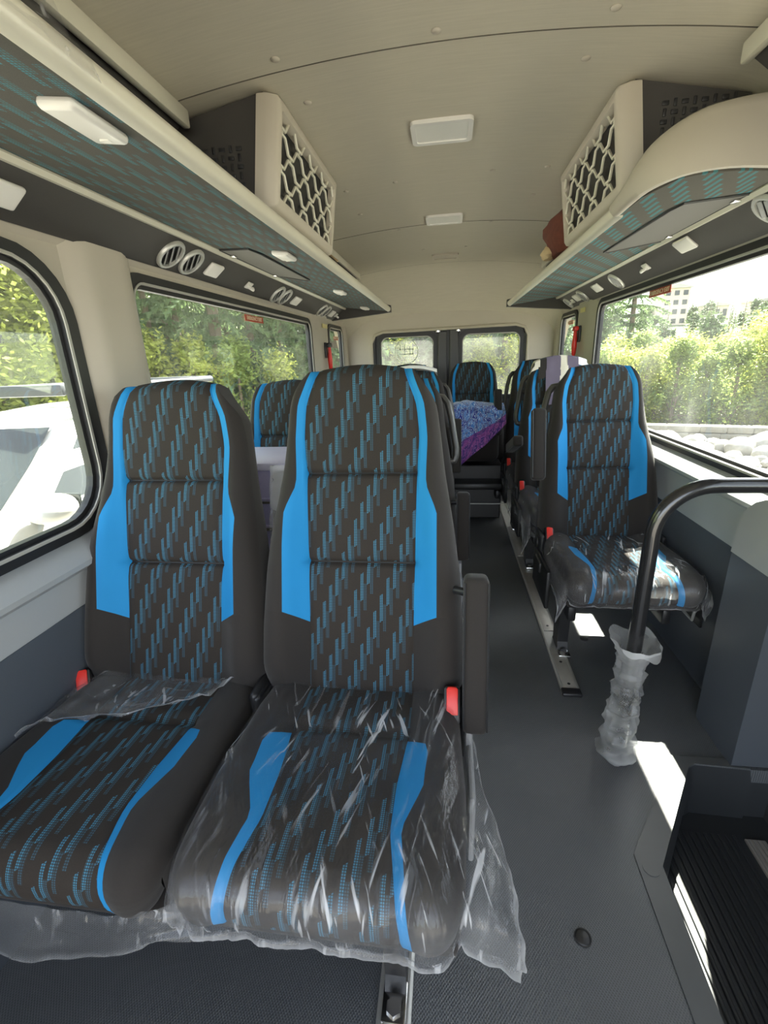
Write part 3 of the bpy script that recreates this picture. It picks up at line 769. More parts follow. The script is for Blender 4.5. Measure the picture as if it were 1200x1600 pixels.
def col_strip(fa, fb, n, bias=False):
    rows = []
    for v in VS:
        a, b = fa(v), fb(v); row = []
        for i in range(n + 1):
            t = i / n
            if bias: t = math.sin(t * math.pi / 2)
            u = a + (b - a) * t; vv = crown(u, v)
            row.append((u, vv))
        rows.append(row)
    return rows
def strip_mesh(rows, lift=0.0):
    V, UV = [], []
    for r in rows:
        for u, v in r:
            V.append(to_seat(u, v, backpt(u, v) + lift)); UV.append((u, v))
    n = len(rows[0]); F = []
    for i in range(len(rows) - 1):
        for j in range(n - 1):
            w1 = abs(rows[i][-1][0] - rows[i][0][0]) + abs(rows[i + 1][-1][0] - rows[i + 1][0][0])
            if w1 < 1e-4: continue
            F.append((i * n + j, i * n + j + 1, (i + 1) * n + j + 1, (i + 1) * n + j))
    return V, F, UV
MESH = {}
def seat_meshes():
    Vp, Fp, UVp = strip_mesh(col_strip(lambda v: -PE(v), PE, 24))
    MESH['backrest_panel'] = finish_mesh('backrest_panel', Vp, Fp, MAT['pattern'], True, 60, UVp)
    for k, s in (('L', -1), ('R', 1)):
        V, F, UV = strip_mesh(col_strip((lambda v: -BO(v)) if s < 0 else PE, (lambda v: -PE(v)) if s < 0 else BO, 5))
        MESH['blue' + k] = finish_mesh('blue_trim', V, F, MAT['blue'], True, 60, UV)
    # black body: bolsters, wrap and back
    l = strip_mesh(col_strip(lambda v: -HW(v), lambda v: -BO(v), 14)[::1])
    r_rows = col_strip(BO, HW, 14)
    def outer_bias(rows, sgn):
        out = []
        for r in rows:
            a, b = r[0][0], r[-1][0]; n = len(r) - 1; row = []
            for i in range(n + 1):
                t = i / n
                t = math.sin(t * math.pi / 2) if sgn > 0 else 1 - math.cos(t * math.pi / 2)
                u = a + (b - a) * t; row.append((u, crown(u, r[0][1] if False else r[i][1])))
            out.append(row)
        return out
    def bol(sgn):
        rows = []
        for v in VS:
            a, b = BO(v), HW(v); row = []
            for i in range(15):
                t = math.sin(i / 14 * math.pi / 2); u = (a + (b - a) * t) * sgn; row.append((u, crown(u, v)))
            rows.append(row)
        return strip_mesh(rows)[:2]
    body = [bol(-1), bol(1)]
    # silhouette loop -> back
    loop = []
    for v in VS: loop.append((-HW(v), crown(HW(v), v)))
    top = VS[-1]; hwt = HW(top)
    for i in range(1, 24):
        u = -hwt + 2 * hwt * i / 24; loop.append((u, crown(u, top)))
    for v in VS[::-1]: loop.append((HW(v), crown(HW(v), v)))
    for i in range(1, 24):
        u = HW(VS[0]) * (1 - 2 * i / 24); loop.append((u, VS[0]))
    rows = []
    def ringp(off, k, dv): return [to_seat(u * k, v * (1 - dv) , (backpt(u, v) if off is None else off)) for u, v in loop]
    rows = [ringp(None, 1, 0), ringp(-.065, 1.0, 0), ringp(-.085, .985, .006), ringp(-.098, .955, .02), ringp(-.102, .90, .05), ringp(-.104, .5, .3), ]
    V, F = grid(rows, True)
    n = len(loop); c = len(V); V.append(to_seat(0, .40, -.105))
    for k in range(n): F.append((5 * n + k, 5 * n + (k + 1) % n, c))
    # the last ring is centred on v=.4
    V[5 * n:6 * n] = [to_seat(u * .5, .40 + (v - .40) * .5, -.104) for u, v in loop]
    body.append((V, F))
    V, F = join(*body)
    bmx = finish_mesh('backrest', V, F, MAT['fabric'], True, 50)
    MESH['backrest'] = bmx
    sm = []  # black tubes laid in the seam grooves stand in for the groove shade
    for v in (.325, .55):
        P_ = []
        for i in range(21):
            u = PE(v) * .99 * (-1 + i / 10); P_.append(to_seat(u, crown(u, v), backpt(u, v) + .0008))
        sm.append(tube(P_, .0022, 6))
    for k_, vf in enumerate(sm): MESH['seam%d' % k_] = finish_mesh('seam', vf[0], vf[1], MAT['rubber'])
    # ---- cushion
    prof = []      # (y, z, ny, nz, s)
    pts = [(0.03, .452), (-.02, .453), (-.10, .455), (-.14, .456), (-.18, .457), (-.26, .460), (-.34, .464), (-.40, .466), (-.435, .464)]
    for i in range(1, 9):
        a = math.pi / 2 * i / 8; pts.append((-.435 - .058 * math.sin(a), .406 + .058 * math.cos(a)))
    pts += [(-.492, .385), (-.489, .372), (-.482, .362)]
    s = 0
    for i, p in enumerate(pts):
        if i: s += math.dist(p, pts[i - 1])
        a, b = pts[max(0, i - 1)], pts[min(len(pts) - 1, i + 1)]
        dy, dz = b[0] - a[0], b[1] - a[1]; l_ = math.hypot(dy, dz)
        prof.append((p[0], p[1], dz / l_, -dy / l_, s))
    # refine the profile
    fine = []
    for a, b in zip(prof, prof[1:]):
        for k in range(3): fine.append(tuple(a[i] + (b[i] - a[i]) * k / 3 for i in range(5)))
    fine.append(prof[-1]); prof = fine
    SL = prof[-1][4]
    CH = lambda s: lerp_tab([(0, .235), (.1, .250), (.3, .258), (.46, .252), (.52, .246), (.60, .238), (.8, .236)], s)
    CP = lambda s: lerp_tab([(0, .135), (.17, .135), (.30, .122), (.40, .120), (.48, .135), (.56, .146), (.64, .150)], s)
    CB_T = [(.0, 0), (.185, 0), (.215, .052), (.32, .054), (.40, .020), (.5, .017), (.6, .020), (.7, .020)]
    CB = lambda s: CP(s) + lerp_tab(CB_T, s)
    def cpt(u, p, lift=0):
        y, z, ny, nzz, s = p; au = abs(u); hw, pe = CH(s), CP(s)
        f = 0.0
        if au <= pe * 1.02: f -= .010 * math.exp(-((s - .17) / .012) ** 2) + .004 * sstep(pe * .9, pe, au)
        f += .020 * sstep(pe * .98, (pe + hw) / 2, au) * (1 - .6 * sstep(.5, .6, s))
        R = .05; d = max(1e-4, hw - au)
        if d < R: f -= R * (1 - math.sqrt(max(0, 1 - (1 - d / R) ** 2)))
        f += lift
        return (u, y + ny * f, z + nzz * f)
    def cstrip(fa, fb, n):
        V, UV, F = [], [], []
        for p in prof:
            a, b = fa(p[4]), fb(p[4])
            for i in range(n + 1):
                t = i / n; u = a + (b - a) * t; V.append(cpt(u, p)); UV.append((u, -p[4]))
        for i in range(len(prof) - 1):
            if abs(fa(prof[i][4]) - fb(prof[i][4])) + abs(fa(prof[i + 1][4]) - fb(prof[i + 1][4])) < 1e-4: continue
            for j in range(n): F.append((i * (n + 1) + j, i * (n + 1) + j + 1, (i + 1) * (n + 1) + j + 1, (i + 1) * (n + 1) + j))
        return V, F, UV
    V, F, UV = cstrip(lambda s: -CP(s), CP, 20); MESH['cushion_panel'] = finish_mesh('cushion_panel', V, F, MAT['pattern'], True, 60, UV)
    for k, sg in (('L', -1), ('R', 1)):
        V, F, UV = cstrip((lambda s: -CB(s)) if sg < 0 else CP, (lambda s: -CP(s)) if sg < 0 else CB, 5)
        MESH['cblue' + k] = finish_mesh('cushion_trim', V, F, MAT['blue'], True, 60, UV)
    body = []
    for sg in (-1, 1):
        V = []; F = []; N = 12
        for p in prof:
            a, b = CB(p[4]), CH(p[4])
            for i in range(N + 1):
                u = (a + (b - a) * math.sin(i / N * math.pi / 2)) * sg; V.append(cpt(u, p))
        for i in range(len(prof) - 1):
            for j in range(N): F.append((i * (N + 1) + j, i * (N + 1) + j + 1, (i + 1) * (N + 1) + j + 1, (i + 1) * (N + 1) + j))
        # side skirt down to the base
        k0 = len(V)
        for p in prof:
            u = CH(p[4]) * sg; e = cpt(u, p); V.append((e[0], e[1] + (.0 if p[1] > .44 else .01), e[2])); V.append((e[0] * .985, max(e[1], -.478) + .006, min(e[2], .345)))
        for i in range(len(prof) - 1): F.append((k0 + 2 * i, k0 + 2 * i + 1, k0 + 2 * i + 3, k0 + 2 * i + 2))
        body.append((V, F))
    body.append(box(-.24, .24, -.478, .03, .335, .365, .01))
    V, F = join(*body); MESH['seat_cushion'] = finish_mesh('seat_cushion', V, F, MAT['fabric'], True, 45)
    MESH['_cpt'] = (cpt, prof, CH)
seat_meshes()
CPT, CPROF, CCH = MESH.pop('_cpt')
def milk(o, vals):
    a = o.data.attributes.new('milk', 'FLOAT', 'POINT'); a.data.foreach_set('value', vals); return o
def mobj(name, key, parent, label=None):
    o = bpy.data.objects.new(name, MESH[key]); COL.objects.link(o); o.parent = parent
    ORG[o.name] = Vector((0, 0, 0))
    if label: o['label'] = label
    return o
def lobj(name, vf, mat, parent, **k):
    ORG[parent.name] = Vector((0, 0, 0)); return obj(name, vf, mat, parent, **k)
TILT = Matrix.Rotation(-TH, 4, 'X')
def seat(x, y, sz, label, group, leg=None, arm=None, buckle=None, handle=None, cover=None, arm_film=False, cushion=True):
    t = thing('passenger_seat', (0, 0, 0), label, 'seat', group)
    mobj('backrest', 'backrest', t); mobj('backrest_panel', 'backrest_panel', t, 'dark panel with stepped blue dashes')
    mobj('seam', 'seam0', t, 'stitched seam across the panel, its groove shade drawn in black'); mobj('seam', 'seam1', t, 'stitched seam across the panel, its groove shade drawn in black')
    mobj('blue_trim', 'blueL', t, 'blue side stripe'); mobj('blue_trim', 'blueR', t, 'blue side stripe')
    if cushion:
        mobj('seat_cushion', 'seat_cushion', t); mobj('cushion_panel', 'cushion_panel', t, 'dark panel with stepped blue dashes')
        mobj('cushion_trim', 'cblueL', t, 'blue cushion stripe'); mobj('cushion_trim', 'cblueR', t, 'blue cushion stripe')
    lobj('seat_base', join(box(-.21, .21, -.40, .05, .285, .338, .015), box(-.20, -.165, -.36, .0, .20, .27, .01), box(.165, .20, -.36, .0, .20, .27, .01)), MAT['black_plastic'], t)
    for sx in (-1, 1):
        lobj('recliner_hinge', join(rbox((sx * .262, -.005, .40), (.022, .13, .15), .02, 3), cyl((sx * .265, .0, .42), (sx * .278, .0, .42), .03, 18)), MAT['black_plastic'], t)
    if leg:
        for lx, ly in leg:
            pr = [(ly - .045, .27), (ly + .07, .27), (ly + .055, .16), (ly + .045, .03), (ly + .055, .012), (ly - .05, .012), (ly - .035, .05)]
            g = lobj('leg', join(prism(pr, 'x', lx - .022, lx + .022)), MAT['black_plastic'], t, smooth=False)
            lobj('floor_bolt', join(cyl((lx, ly - .075, .010), (lx, ly - .075, .032), .016, 6), rbox((lx, ly - .06, .012), (.05, .07, .012), .003)), MAT['chrome'], g, label='shiny floor bolt')
    if arm:
        ax, cy, cz, ang, L_ = arm
        m = Matrix.Translation((ax, cy, cz)) @ Matrix.Rotation(ang, 4, 'X')
        a = lobj('armrest', xf(rbox((0, 0, 0), (.056, .062, L_), .014, 3), m), MAT['fabric'], t, label='black padded armrest')
        lobj('piping', xf(join(*[tube([(s_ * .0265, -.0295, -L_ / 2 + .012), (s_ * .0265, -.0295, L_ / 2 - .012)], .0022, 6) for s_ in (-1, 1)]), m), MAT['rubber'], a)
        hinge = Vector((ax, cy, cz)) + m.to_3x3() @ Vector((0, .02, L_ / 2 - .05))
        if abs(ang) < .6 and ax > 0:
            lobj('armrest_pivot', tube([(ax, hinge.y, hinge.z), ((.235 if ax > 0 else -.235), hinge.y + .04, hinge.z - .01)], .010, 10), MAT['black_plastic'], a)
    if buckle:
        bx, by, bz, rz = buckle
        m = Matrix.Translation((bx, by, bz)) @ Matrix.Rotation(rz, 4, 'Z') @ Matrix.Rotation(-.55, 4, 'X')
        b = lobj('belt_buckle', xf(join(rbox((0, 0, 0), (.040, .028, .080), .006, 2), tube([(0, .01, -.03), (0, .02, -.10)], .012, 8)), m), MAT['black_plastic'], t)
        lobj('release_button', xf(rbox((0, -.004, .034), (.024, .024, .012), .003, 2), m), MAT['red'], b, label='red release button')
        lobj('release_face', xf(rbox((0, -.0145, .008), (.027, .005, .058), .002, 2), m), MAT['red'], b, label='red release button face')
    if handle:
        sx = handle
        path = []
        for uu, vv in ((.160, .735), (.195, .730), (.217, .70), (.234, .63), (.247, .54), (.256, .49), (.256, .455), (.248, .43), (.228, .425)):
            path.append(to_seat(sx * uu, vv, -.062))
        fine = []
        for i in range(len(path) - 1):
            for k in range(3):
                fine.append(tuple(path[i][j] + (path[i + 1][j] - path[i][j]) * k / 3 for j in range(3)))
        fine.append(path[-1])
        lobj('grab_handle', tube(fine, .019, 10, True, .75), MAT['handle'], t, label='grey looped grab handle')
    if leg and leg[0][0] > 0:
        lobj('side_cover', join(box(.266, .280, -.24, -.02, .22, .40, .012), box(.262, .280, -.10, .06, .18, .45, .02)), MAT['grey_plastic'], t, label='grey plastic side cover')
    elif leg:
        lobj('side_cover', join(box(-.284, -.264, -.30, .0, .22, .40, .012), rbox((-.285, -.12, .36), (.016, .12, .05), .01)), MAT['black_plastic'], t)
    t.location = (x, y, 0); t.scale = (1, 1, sz)
    ORG[t.name] = Vector((0, 0, 0))
    return t
G1 = 'rows of passenger seats'
UP = -TH
sA = seat(-.735, .96, 1.002, 'black and blue seat against the car-side wall, front row, half covered by torn film', G1, leg=[(-.2, -.2)], buckle=(-.235, -.045, .46, .5), arm=None)
sB = seat(-.217, .96, 1.020, 'black and blue front-row aisle seat, whole cushion bagged in clear film', G1, leg=[(.117, -.33)], buckle=(.232, -.055, .472, 0), arm=(.284, -.035, .600, -.22, .365))
s2w = seat(-.735, 1.92, .965, 'black and blue window seat behind the front row, lavender box on its cushion', G1, leg=[(-.2, -.2)])
s2a = seat(-.217, 1.90, .965, 'black and blue aisle seat directly behind the bagged front seat', G1, leg=[(.117, -.3)], arm=(.284, -.035, .60, -.22, .30), handle=1)
s3w = seat(-.735, 2.80, .94, 'black and blue window seat two rows behind the front row on the car side', G1, leg=[(-.2, -.2)])
s3a = seat(-.217, 2.78, .965, 'black and blue aisle seat in the third car-side row, white cloth over its top', G1, leg=[(.117, -.3)], arm=(.272, .04, .77, UP, .34), handle=1)
sR1 = seat(.700, 2.12, .980, 'black and blue single seat by the river-side window, nearest of that row, cushion in film', G1, leg=[(-.19, -.25)], buckle=(-.225, -.03, .46, 0), arm=(-.305, -.03, .90, UP, .32), handle=-1)
sR2 = seat(.700, 2.95, .985, 'black and blue single seat right behind the nearest river-side one, garment over its top', G1, leg=[(-.19, -.2)], buckle=(-.235, -.06, .47, 0), arm=(-.31, -.16, .765, R_(72), .34), handle=-1)
sR3 = seat(.700, 3.62, .99, 'black and blue single seat last in the river-side row, third from the handrail', G1, leg=[(-.19, -.2)], buckle=(-.235, -.06, .47, 0), arm=(-.33, -.04, .86, UP, .34), handle=-1)
sB1 = seat(.205, 3.86, .985, 'black and blue seat at the very back of the aisle, blue blanket heaped before it', G1, cushion=False)
# back bench neighbour seats on the car side, seen between the rows
sB2 = seat(-.32, 3.86, .985, 'black and blue back-row seat left of the aisle, mostly hidden behind the aisle seats', G1)

# wrapped armrest standing between the two front seats
aw = thing('armrest', (-.478, 1.20, .56), 'raised armrest in white crinkled film between the two front seats', 'armrest')
m = Matrix.Translation((-.478, 1.205, .745)) @ Matrix.Rotation(-TH, 4, 'X')
obj('armrest_pad', xf(rbox((0, 0, 0), (.05, .06, .46), .014, 3), m), MAT['fabric'], aw)
rows = []
for i in range(24):
    z = -.08 + .325 * i / 23; row = []
    for (a, b) in rrect(-.031, .031, -.037, .037, .016, 4):
        k = 1 + .10 * nz(a * 60, b * 60, z * 30) + .06 * nz(a * 20, b * 20, z * 90)
        row.append(tuple(m @ Vector((a * k, b * k, z))))
    rows.append(row)
V, F = grid(rows, True); n_ = len(rows[0]); F.append(tuple(23 * n_ + k for k in range(n_)))
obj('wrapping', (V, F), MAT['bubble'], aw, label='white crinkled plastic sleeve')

# ---- clear film over cushions
def cushion_film(u0, u1, lift, seed, hang=(.10, .10, .06), amp=.006, nu=60, s0=.05, sz=1.0, x=0, y=0, flare=None):
    rows = []
    us = [u0 + (u1 - u0) * i / nu for i in range(nu + 1)]
    pr = [p for p in CPROF if p[4] >= s0]
    # densify
    dp = []
    for a, b in zip(pr, pr[1:]):
        k_ = max(1, int((b[4] - a[4]) / .009))
        for k in range(k_): dp.append(tuple(a[i] + (b[i] - a[i]) * k / k_ for i in range(5)))
    dp.append(pr[-1])
    last = dp[-1]
    for k in range(1, int(hang[2] / .01) + 1): dp.append((last[0] - .0015 * k, last[1] - .010 * k, -1.0, 0.0, last[4] + .010 * k))
    mk = []
    send = dp[-1][4]
    for p in dp:
        row = []
        for u in us:
            hw = CCH(min(p[4], .62)) ; au = abs(u)
            wr = amp * (nz(u * 26 + seed, p[4] * 9, 1) + .6 * nz(u * 55, p[4] * 18 + seed, 4)) + amp * .5
            ex = max(0, au - hw)
            mk.append(min(.5, .09 * sstep(.0, .03, ex) + .10 * sstep(.47, .55, p[4]) + .5 * sstep(send - .016, send, p[4]) + .45 * sstep(.012, 0, (u1 - u)) + .3 * sstep(.012, 0, u - u0)))
            if au <= hw:
                q = Vector(CPT(u, p, lift + wr))
            else:
                e = Vector(CPT(math.copysign(hw - .001, u), p, lift))
                side = hang[0] if u < 0 else hang[1]
                q = Vector((e.x + math.copysign(ex * .38, u) + wr, e.y, e.z - ex * .95 + wr))
                if flare and u > 0:
                    k = sstep(.0, .14, ex) * sstep(.10, .52, p[4])
                    q.x += flare * k + .3 * wr; q.z += .035 * k + .016 * nz(u * 30, p[4] * 18, 6) * k; q.y += .012 * nz(u * 40, p[4] * 16, 2) * k; q.x += .012 * nz(u * 26, p[4] * 22, 9) * k
                q.z = max(q.z, .05)
            row.append((x + q.x, y + q.y, q.z * sz))
        rows.append(row)
    return grid(rows), mk
def cover(u0, u1, lift, seed, hang, amp, nu, s0, sz, x, y, mat, loc, label, flare=None):
    vf, mk = cushion_film(u0, u1, lift, seed, hang, amp, nu, s0, sz, x, y, flare)
    o = obj('seat_cover', vf, MAT[mat], loc=loc, angle=70); milk(o, mk)
    tag(o, label, 'plastic cover', 'clear seat covers')
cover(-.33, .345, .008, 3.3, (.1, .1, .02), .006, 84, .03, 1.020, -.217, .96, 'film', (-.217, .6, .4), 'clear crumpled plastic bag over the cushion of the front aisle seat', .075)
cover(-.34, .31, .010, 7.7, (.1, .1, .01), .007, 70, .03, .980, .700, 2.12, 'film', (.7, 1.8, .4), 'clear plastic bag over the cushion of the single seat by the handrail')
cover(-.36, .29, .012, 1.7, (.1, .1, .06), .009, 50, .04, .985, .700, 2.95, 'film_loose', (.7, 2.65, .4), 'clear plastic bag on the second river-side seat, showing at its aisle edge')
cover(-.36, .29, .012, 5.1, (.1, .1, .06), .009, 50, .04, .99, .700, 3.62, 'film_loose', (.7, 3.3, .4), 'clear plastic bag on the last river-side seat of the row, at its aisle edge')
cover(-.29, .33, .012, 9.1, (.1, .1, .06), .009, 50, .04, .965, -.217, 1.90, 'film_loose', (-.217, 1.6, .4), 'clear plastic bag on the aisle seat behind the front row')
# torn film on the window seat of the front row
def torn_film():
    rows = []
    for i in range(46):             # from the seat-back joint towards the wall-side front
        s = .02 + .55 * i / 45; row = []
        p = min(CPROF, key=lambda q: abs(q[4] - s))
        # right edge of the sheet runs diagonally
        ue = .235 - .54 * sstep(.0, .34, s) * 1.0 - .02 * math.sin(s * 40)
        for k in range(31):
            u = -.262 + (ue + .262) * k / 30
            wr = .010 * nz(u * 22, s * 14, 5.5) + .006 * nz(u * 60, s * 30, 2)
            edge = .012 * sstep(.85, 1, k / 30)
            q = CPT(max(-.25, min(.25, u)), p, .012 + wr + edge)
            row.append((-.735 + u, .96 + q[1], (q[2] + (0 if u > -.25 else -.01)) * 1.002))
        rows.append(row)
    a = grid(rows)
    mk = []
    for i in range(46):
        for k in range(31): mk.append(.10 + .35 * sstep(.90, 1, k / 30) + .05 * abs(nz(i * .3, k * .4, 1)))
    # the part still hanging off the front edge
    rows = []
    for i in range(41):
        u = -.27 + .60 * i / 40; row = []
        for k in range(17):
            t = k / 16
            dropk = lerp_tab([(-.27, .075), (-.02, .125), (.12, .075), (.24, .055), (.34, .07)], u)
            y = -.496 - .022 * t + .007 * nz(u * 18, t * 5, 3) + (.02 * sstep(.2, .33, u))
            z = lerp_tab([(-.27, .37), (.15, .37), (.26, .40), (.34, .41)], u) - dropk * t + .006 * nz(u * 14, t * 4, 9)
            row.append((-.735 + u + .006 * nz(u * 30, t * 9, 1), .96 + y, z)); mk.append(.10 + .25 * sstep(.9, 1, t))
        rows.append(row)
    return join(a, grid(rows)), mk
tv, tm = torn_film()
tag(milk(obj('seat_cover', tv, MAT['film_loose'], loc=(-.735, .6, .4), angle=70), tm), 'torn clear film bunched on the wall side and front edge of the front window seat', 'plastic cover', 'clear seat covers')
# plastic on the left side buckle
# ---- white cloth, garment, blanket, box
def saddle(x, y, sz, halfw, front, back, seed, bands, vv=.832, amp=.006):
    """cloth laid over the top of a backrest; returns list of (vf, band)"""
    parts = []
    for (u0, u1, mat, fr, bk) in bands:
        rows = []
        for i in range(13):
            u = u0 + (u1 - u0) * i / 12; row = []
            tot = fr + bk + .13
            for k in range(29):
                s = tot * k / 28
                if s < fr: v = vv - (fr - s); w_ = .035
                elif s < fr + .13:
                    a = (s - fr) / .13 * math.pi; v = vv + .022 * math.sin(a); w_ = .035 - .15 * (1 - math.cos(a)) / 2
                else: v = vv - (s - fr - .13); w_ = -.118
                wr = amp * nz(u * 16 + seed, s * 12, 3)
                hw = HW(min(v, .82)); 
                q = to_seat(max(-hw - .02, min(hw + .02, u)), v - .03 * (u / .15) ** 2 * (1 if v > .7 else .5), w_ + wr)
                row.append((x + q[0], y + q[1], q[2] * sz))
            rows.append(row)
        parts.append((grid(rows), mat))
    return parts
g = thing('jacket', (.70, 3.18, 1.22), 'purple-grey and cream garment slung over the top of the second river-side seat', 'garment')
for k, (vf, mt) in enumerate(saddle(.700, 2.95, .985, .2, .1, .3, 4, [(-.185, -.125, 'cream_cloth', .05, .30), (-.135, -.085, 'fabric', .12, .42), (-.09, .0, 'purple_grey', .30, .45), (-.005, .045, 'cream_cloth', .16, .40), (.04, .11, 'purple_grey', .14, .3), (.105, .17, 'white_cloth', .04, .25)])):
    obj('garment_panel', vf, MAT[mt], g, label={'cream_cloth': 'cream panel', 'fabric': 'black panel', 'purple_grey': 'purple-grey panel', 'white_cloth': 'white panel'}[mt])
wc = saddle(-.217, 2.78, .965, .2, .02, .12, 6, [(-.15, .15, 'white_cloth', .012, .14)])
tag(obj('towel', wc[0][0], MAT['white_cloth'], loc=(-.217, 3.0, 1.2)), 'bright white cloth lying on top of the third-row aisle seat', 'cloth')
# lavender box
lb = thing('storage_box', (-.735, 1.66, .45), 'lavender plastic box standing on the window seat behind the front row', 'box')
obj('box_body', join(box(-.92, -.56, 1.50, 1.80, .455, .915, .012), box(-.925, -.555, 1.495, 1.805, .80, .812, .003), box(-.925, -.555, 1.495, 1.805, .70, .71, .003)), MAT['lavender'], lb)
obj('box_rim', box(-.93, -.55, 1.49, 1.81, .912, .94, .008), MAT['lavender_rim'], lb, label='paler top rim')
obj('groove', join(box(-.923, -.557, 1.492, 1.497, .793, .80), box(-.923, -.557, 1.492, 1.497, .69, .70)), MAT['seam'], lb)
# blanket
def blanket():
    rows, uv = [], []
    N, M_ = 46, 60
    for i in range(N + 1):
        t = i / N; row = []
        for k in range(M_ + 1):
            s = k / M_ * 1.05          # 0 hem (front bottom) .. 1.05 back top
            x = .02 + .40 * t
            hang = .54 - .44 * t ** 1.1        # drop of the front at this x
            top = .885 + .02 * math.sin(t * 5) + .02 * t
            d = s * (hang + .45) / 1.05
            if d < hang:
                y = 3.50 - .05 * (1 - d / hang) - .03 * math.sin(d * 14 + t * 3); z = top - hang + d
            else:
                e = d - hang; y = 3.50 + e * .92; z = top + .03 * math.sin(min(1, e / .1) * 1.57) - .03 + .035 * math.sin(e * 9) * .6
            f = .016 * nz(x * 9, d * 8, 2) + .010 * nz(x * 22, d * 18, 8)
            row.append((x - .05 * (1 - t) * (1 - d), y - f, z + f * .8)); uv.append((t * .9, d * (1.0 + .15 * t) + .16 * t))
        rows.append(row)
    V, F = grid(rows)
    return (V, F), uv
bv, buv = blanket()
tag(obj('blanket', bv, MAT['blanket'], uvs=buv, angle=70), 'blue and purple floral velvet blanket heaped at the end of the aisle', 'blanket')
bx = thing('bench_base', (.2, 3.75, 0), 'dark box under the back row beneath the blanket', 'bench base')
obj('box_panel', box(-.05, .425, 3.62, 4.35, .0, .44, .01), MAT['black_plastic'], bx, smooth=False)
obj('edge_strip', box(-.05, .425, 3.612, 3.622, .12, .128, .002), MAT['alu'], bx, smooth=False)
tag(obj('luggage', rbox((.22, 3.72, .66), (.34, .36, .36), .05, 3), MAT['fabric']), 'dark padded bag under the blanket on the back seat', 'luggage')

# ================================================================== FLOOR RAILS, HANDRAIL, SMALL FITTINGS
def rail(x, y0, y1, label, wd=.062, holes=()):
    t = thing('seat_rail', (x, (y0 + y1) / 2, 0), label, 'floor rail', 'floor seat rails')
    prof = [(-wd / 2, 0), (-wd / 2, .008), (-wd / 2 + .006, .011), (-wd / 2 + .012, .011), (-wd / 2 + .014, .006), (wd / 2 - .014, .006), (wd / 2 - .012, .011), (wd / 2 - .006, .011), (wd / 2, .008), (wd / 2, 0)]
    obj('channel', prism([(x + p[0], p[1]) for p in prof], 'y', y0, y1), MAT['alu'], t, smooth=False)
    return t
r1 = rail(.485, 1.555, 4.0, 'silver seat rail on the floor under the river-side seats', .072)
obj('cover_strip', join(box(.46, .51, 1.57, 1.80, .006, .012, .003), box(.46, .51, 1.98, 2.60, .006, .012, .003), box(.46, .51, 2.85, 3.40, .006, .012, .003)), MAT['galv'], r1)
obj('end_cap', box(.448, .522, 1.535, 1.575, .0, .016, .006), MAT['black_plastic'], r1)
for y in (1.60, 1.74, 2.02): obj('rivet', cyl((.485, y, .011), (.485, y, .0135), .006, 10), MAT['black_plastic'], r1)
r2 = rail(-.100, .20, 4.0, 'silver seat rail on the floor below the front aisle seat', .070)
obj('cover_strip', join(box(-.121, -.079, .20, .612, .006, .013, .003)), MAT['galv'], r2)
for y in (.50, .545, .585): obj('slot', rbox((-.1, y, .0133), (.010, .016, .002), .004), MAT['rubber'], r2)
obj('fixing_bolt', join(rbox((-.1, .66, .014), (.040, .06, .014), .004), sphere((-.1, .645, .024), (.013, .013, .010), 14, 8)), MAT['chrome'], r2)

hr = thing('handrail', (.562, 1.27, 0), 'bent black tubular handrail rising from the floor beside the doorway', 'handrail')
path = [(.562, 1.27, .004), (.562, 1.27, .3), (.562, 1.27, .6), (.562, 1.27, .78)]
for i in range(1, 13):
    a = math.pi / 2 * i / 12; path.append((.562 + .14 * (1 - math.cos(a)), 1.27, .78 + .14 * math.sin(a)))
path += [(.80, 1.27, .920), (.90, 1.268, .920)]
obj('tube', tube(path, .0205, 20), MAT['pole'], hr)
obj('wall_flange', join(cyl((.888, 1.268, .92), (.90, 1.268, .92), .034, 20), cyl((.868, 1.268, .92), (.89, 1.268, .92), .025, 20)), MAT['black_plastic'], hr)
obj('floor_flange', cyl((.562, 1.27, .001), (.562, 1.27, .012), .040, 24), MAT['black_plastic'], hr)
obj('flange_bracket', box(.888, .94, 1.24, 1.30, .85, .96, .012), MAT['black_plastic'], hr)
prof = []
rw = random.Random(4)
for i in range(64):
    t = i / 63; z = .014 + .43 * t
    r = .052 - .012 * min(1, t * 1.6) + .006 * math.sin(t * 46) * (1 - t * .6) + .004 * rw.uniform(-1, 1)
    if t > .86: r += .030 * ((t - .86) / .14) ** 1.2
    if t < .06: r += .006
    prof.append((z, r, -.010 * (1 - t) + .008 * max(0, t - .8)))
V, F = lathe_noise((.562, 1.27, 0), prof, 40, .009, 2.2, 3)
# ragged open top
n_ = 40
for k in range(n_):
    a = k / n_ * 2 * math.pi
    i = 63 * n_ + k; V[i] = (V[i][0], V[i][1], V[i][2] - .035 * max(0, math.sin(a * 1.0 + 2.6)) - .01 * math.sin(5 * a))
tag(obj('bubble_wrap', (V, F), MAT['bubble'], loc=(.562, 1.27, 0), angle=80), 'milky crumpled plastic wrap around the foot of the black handrail', 'plastic wrap')

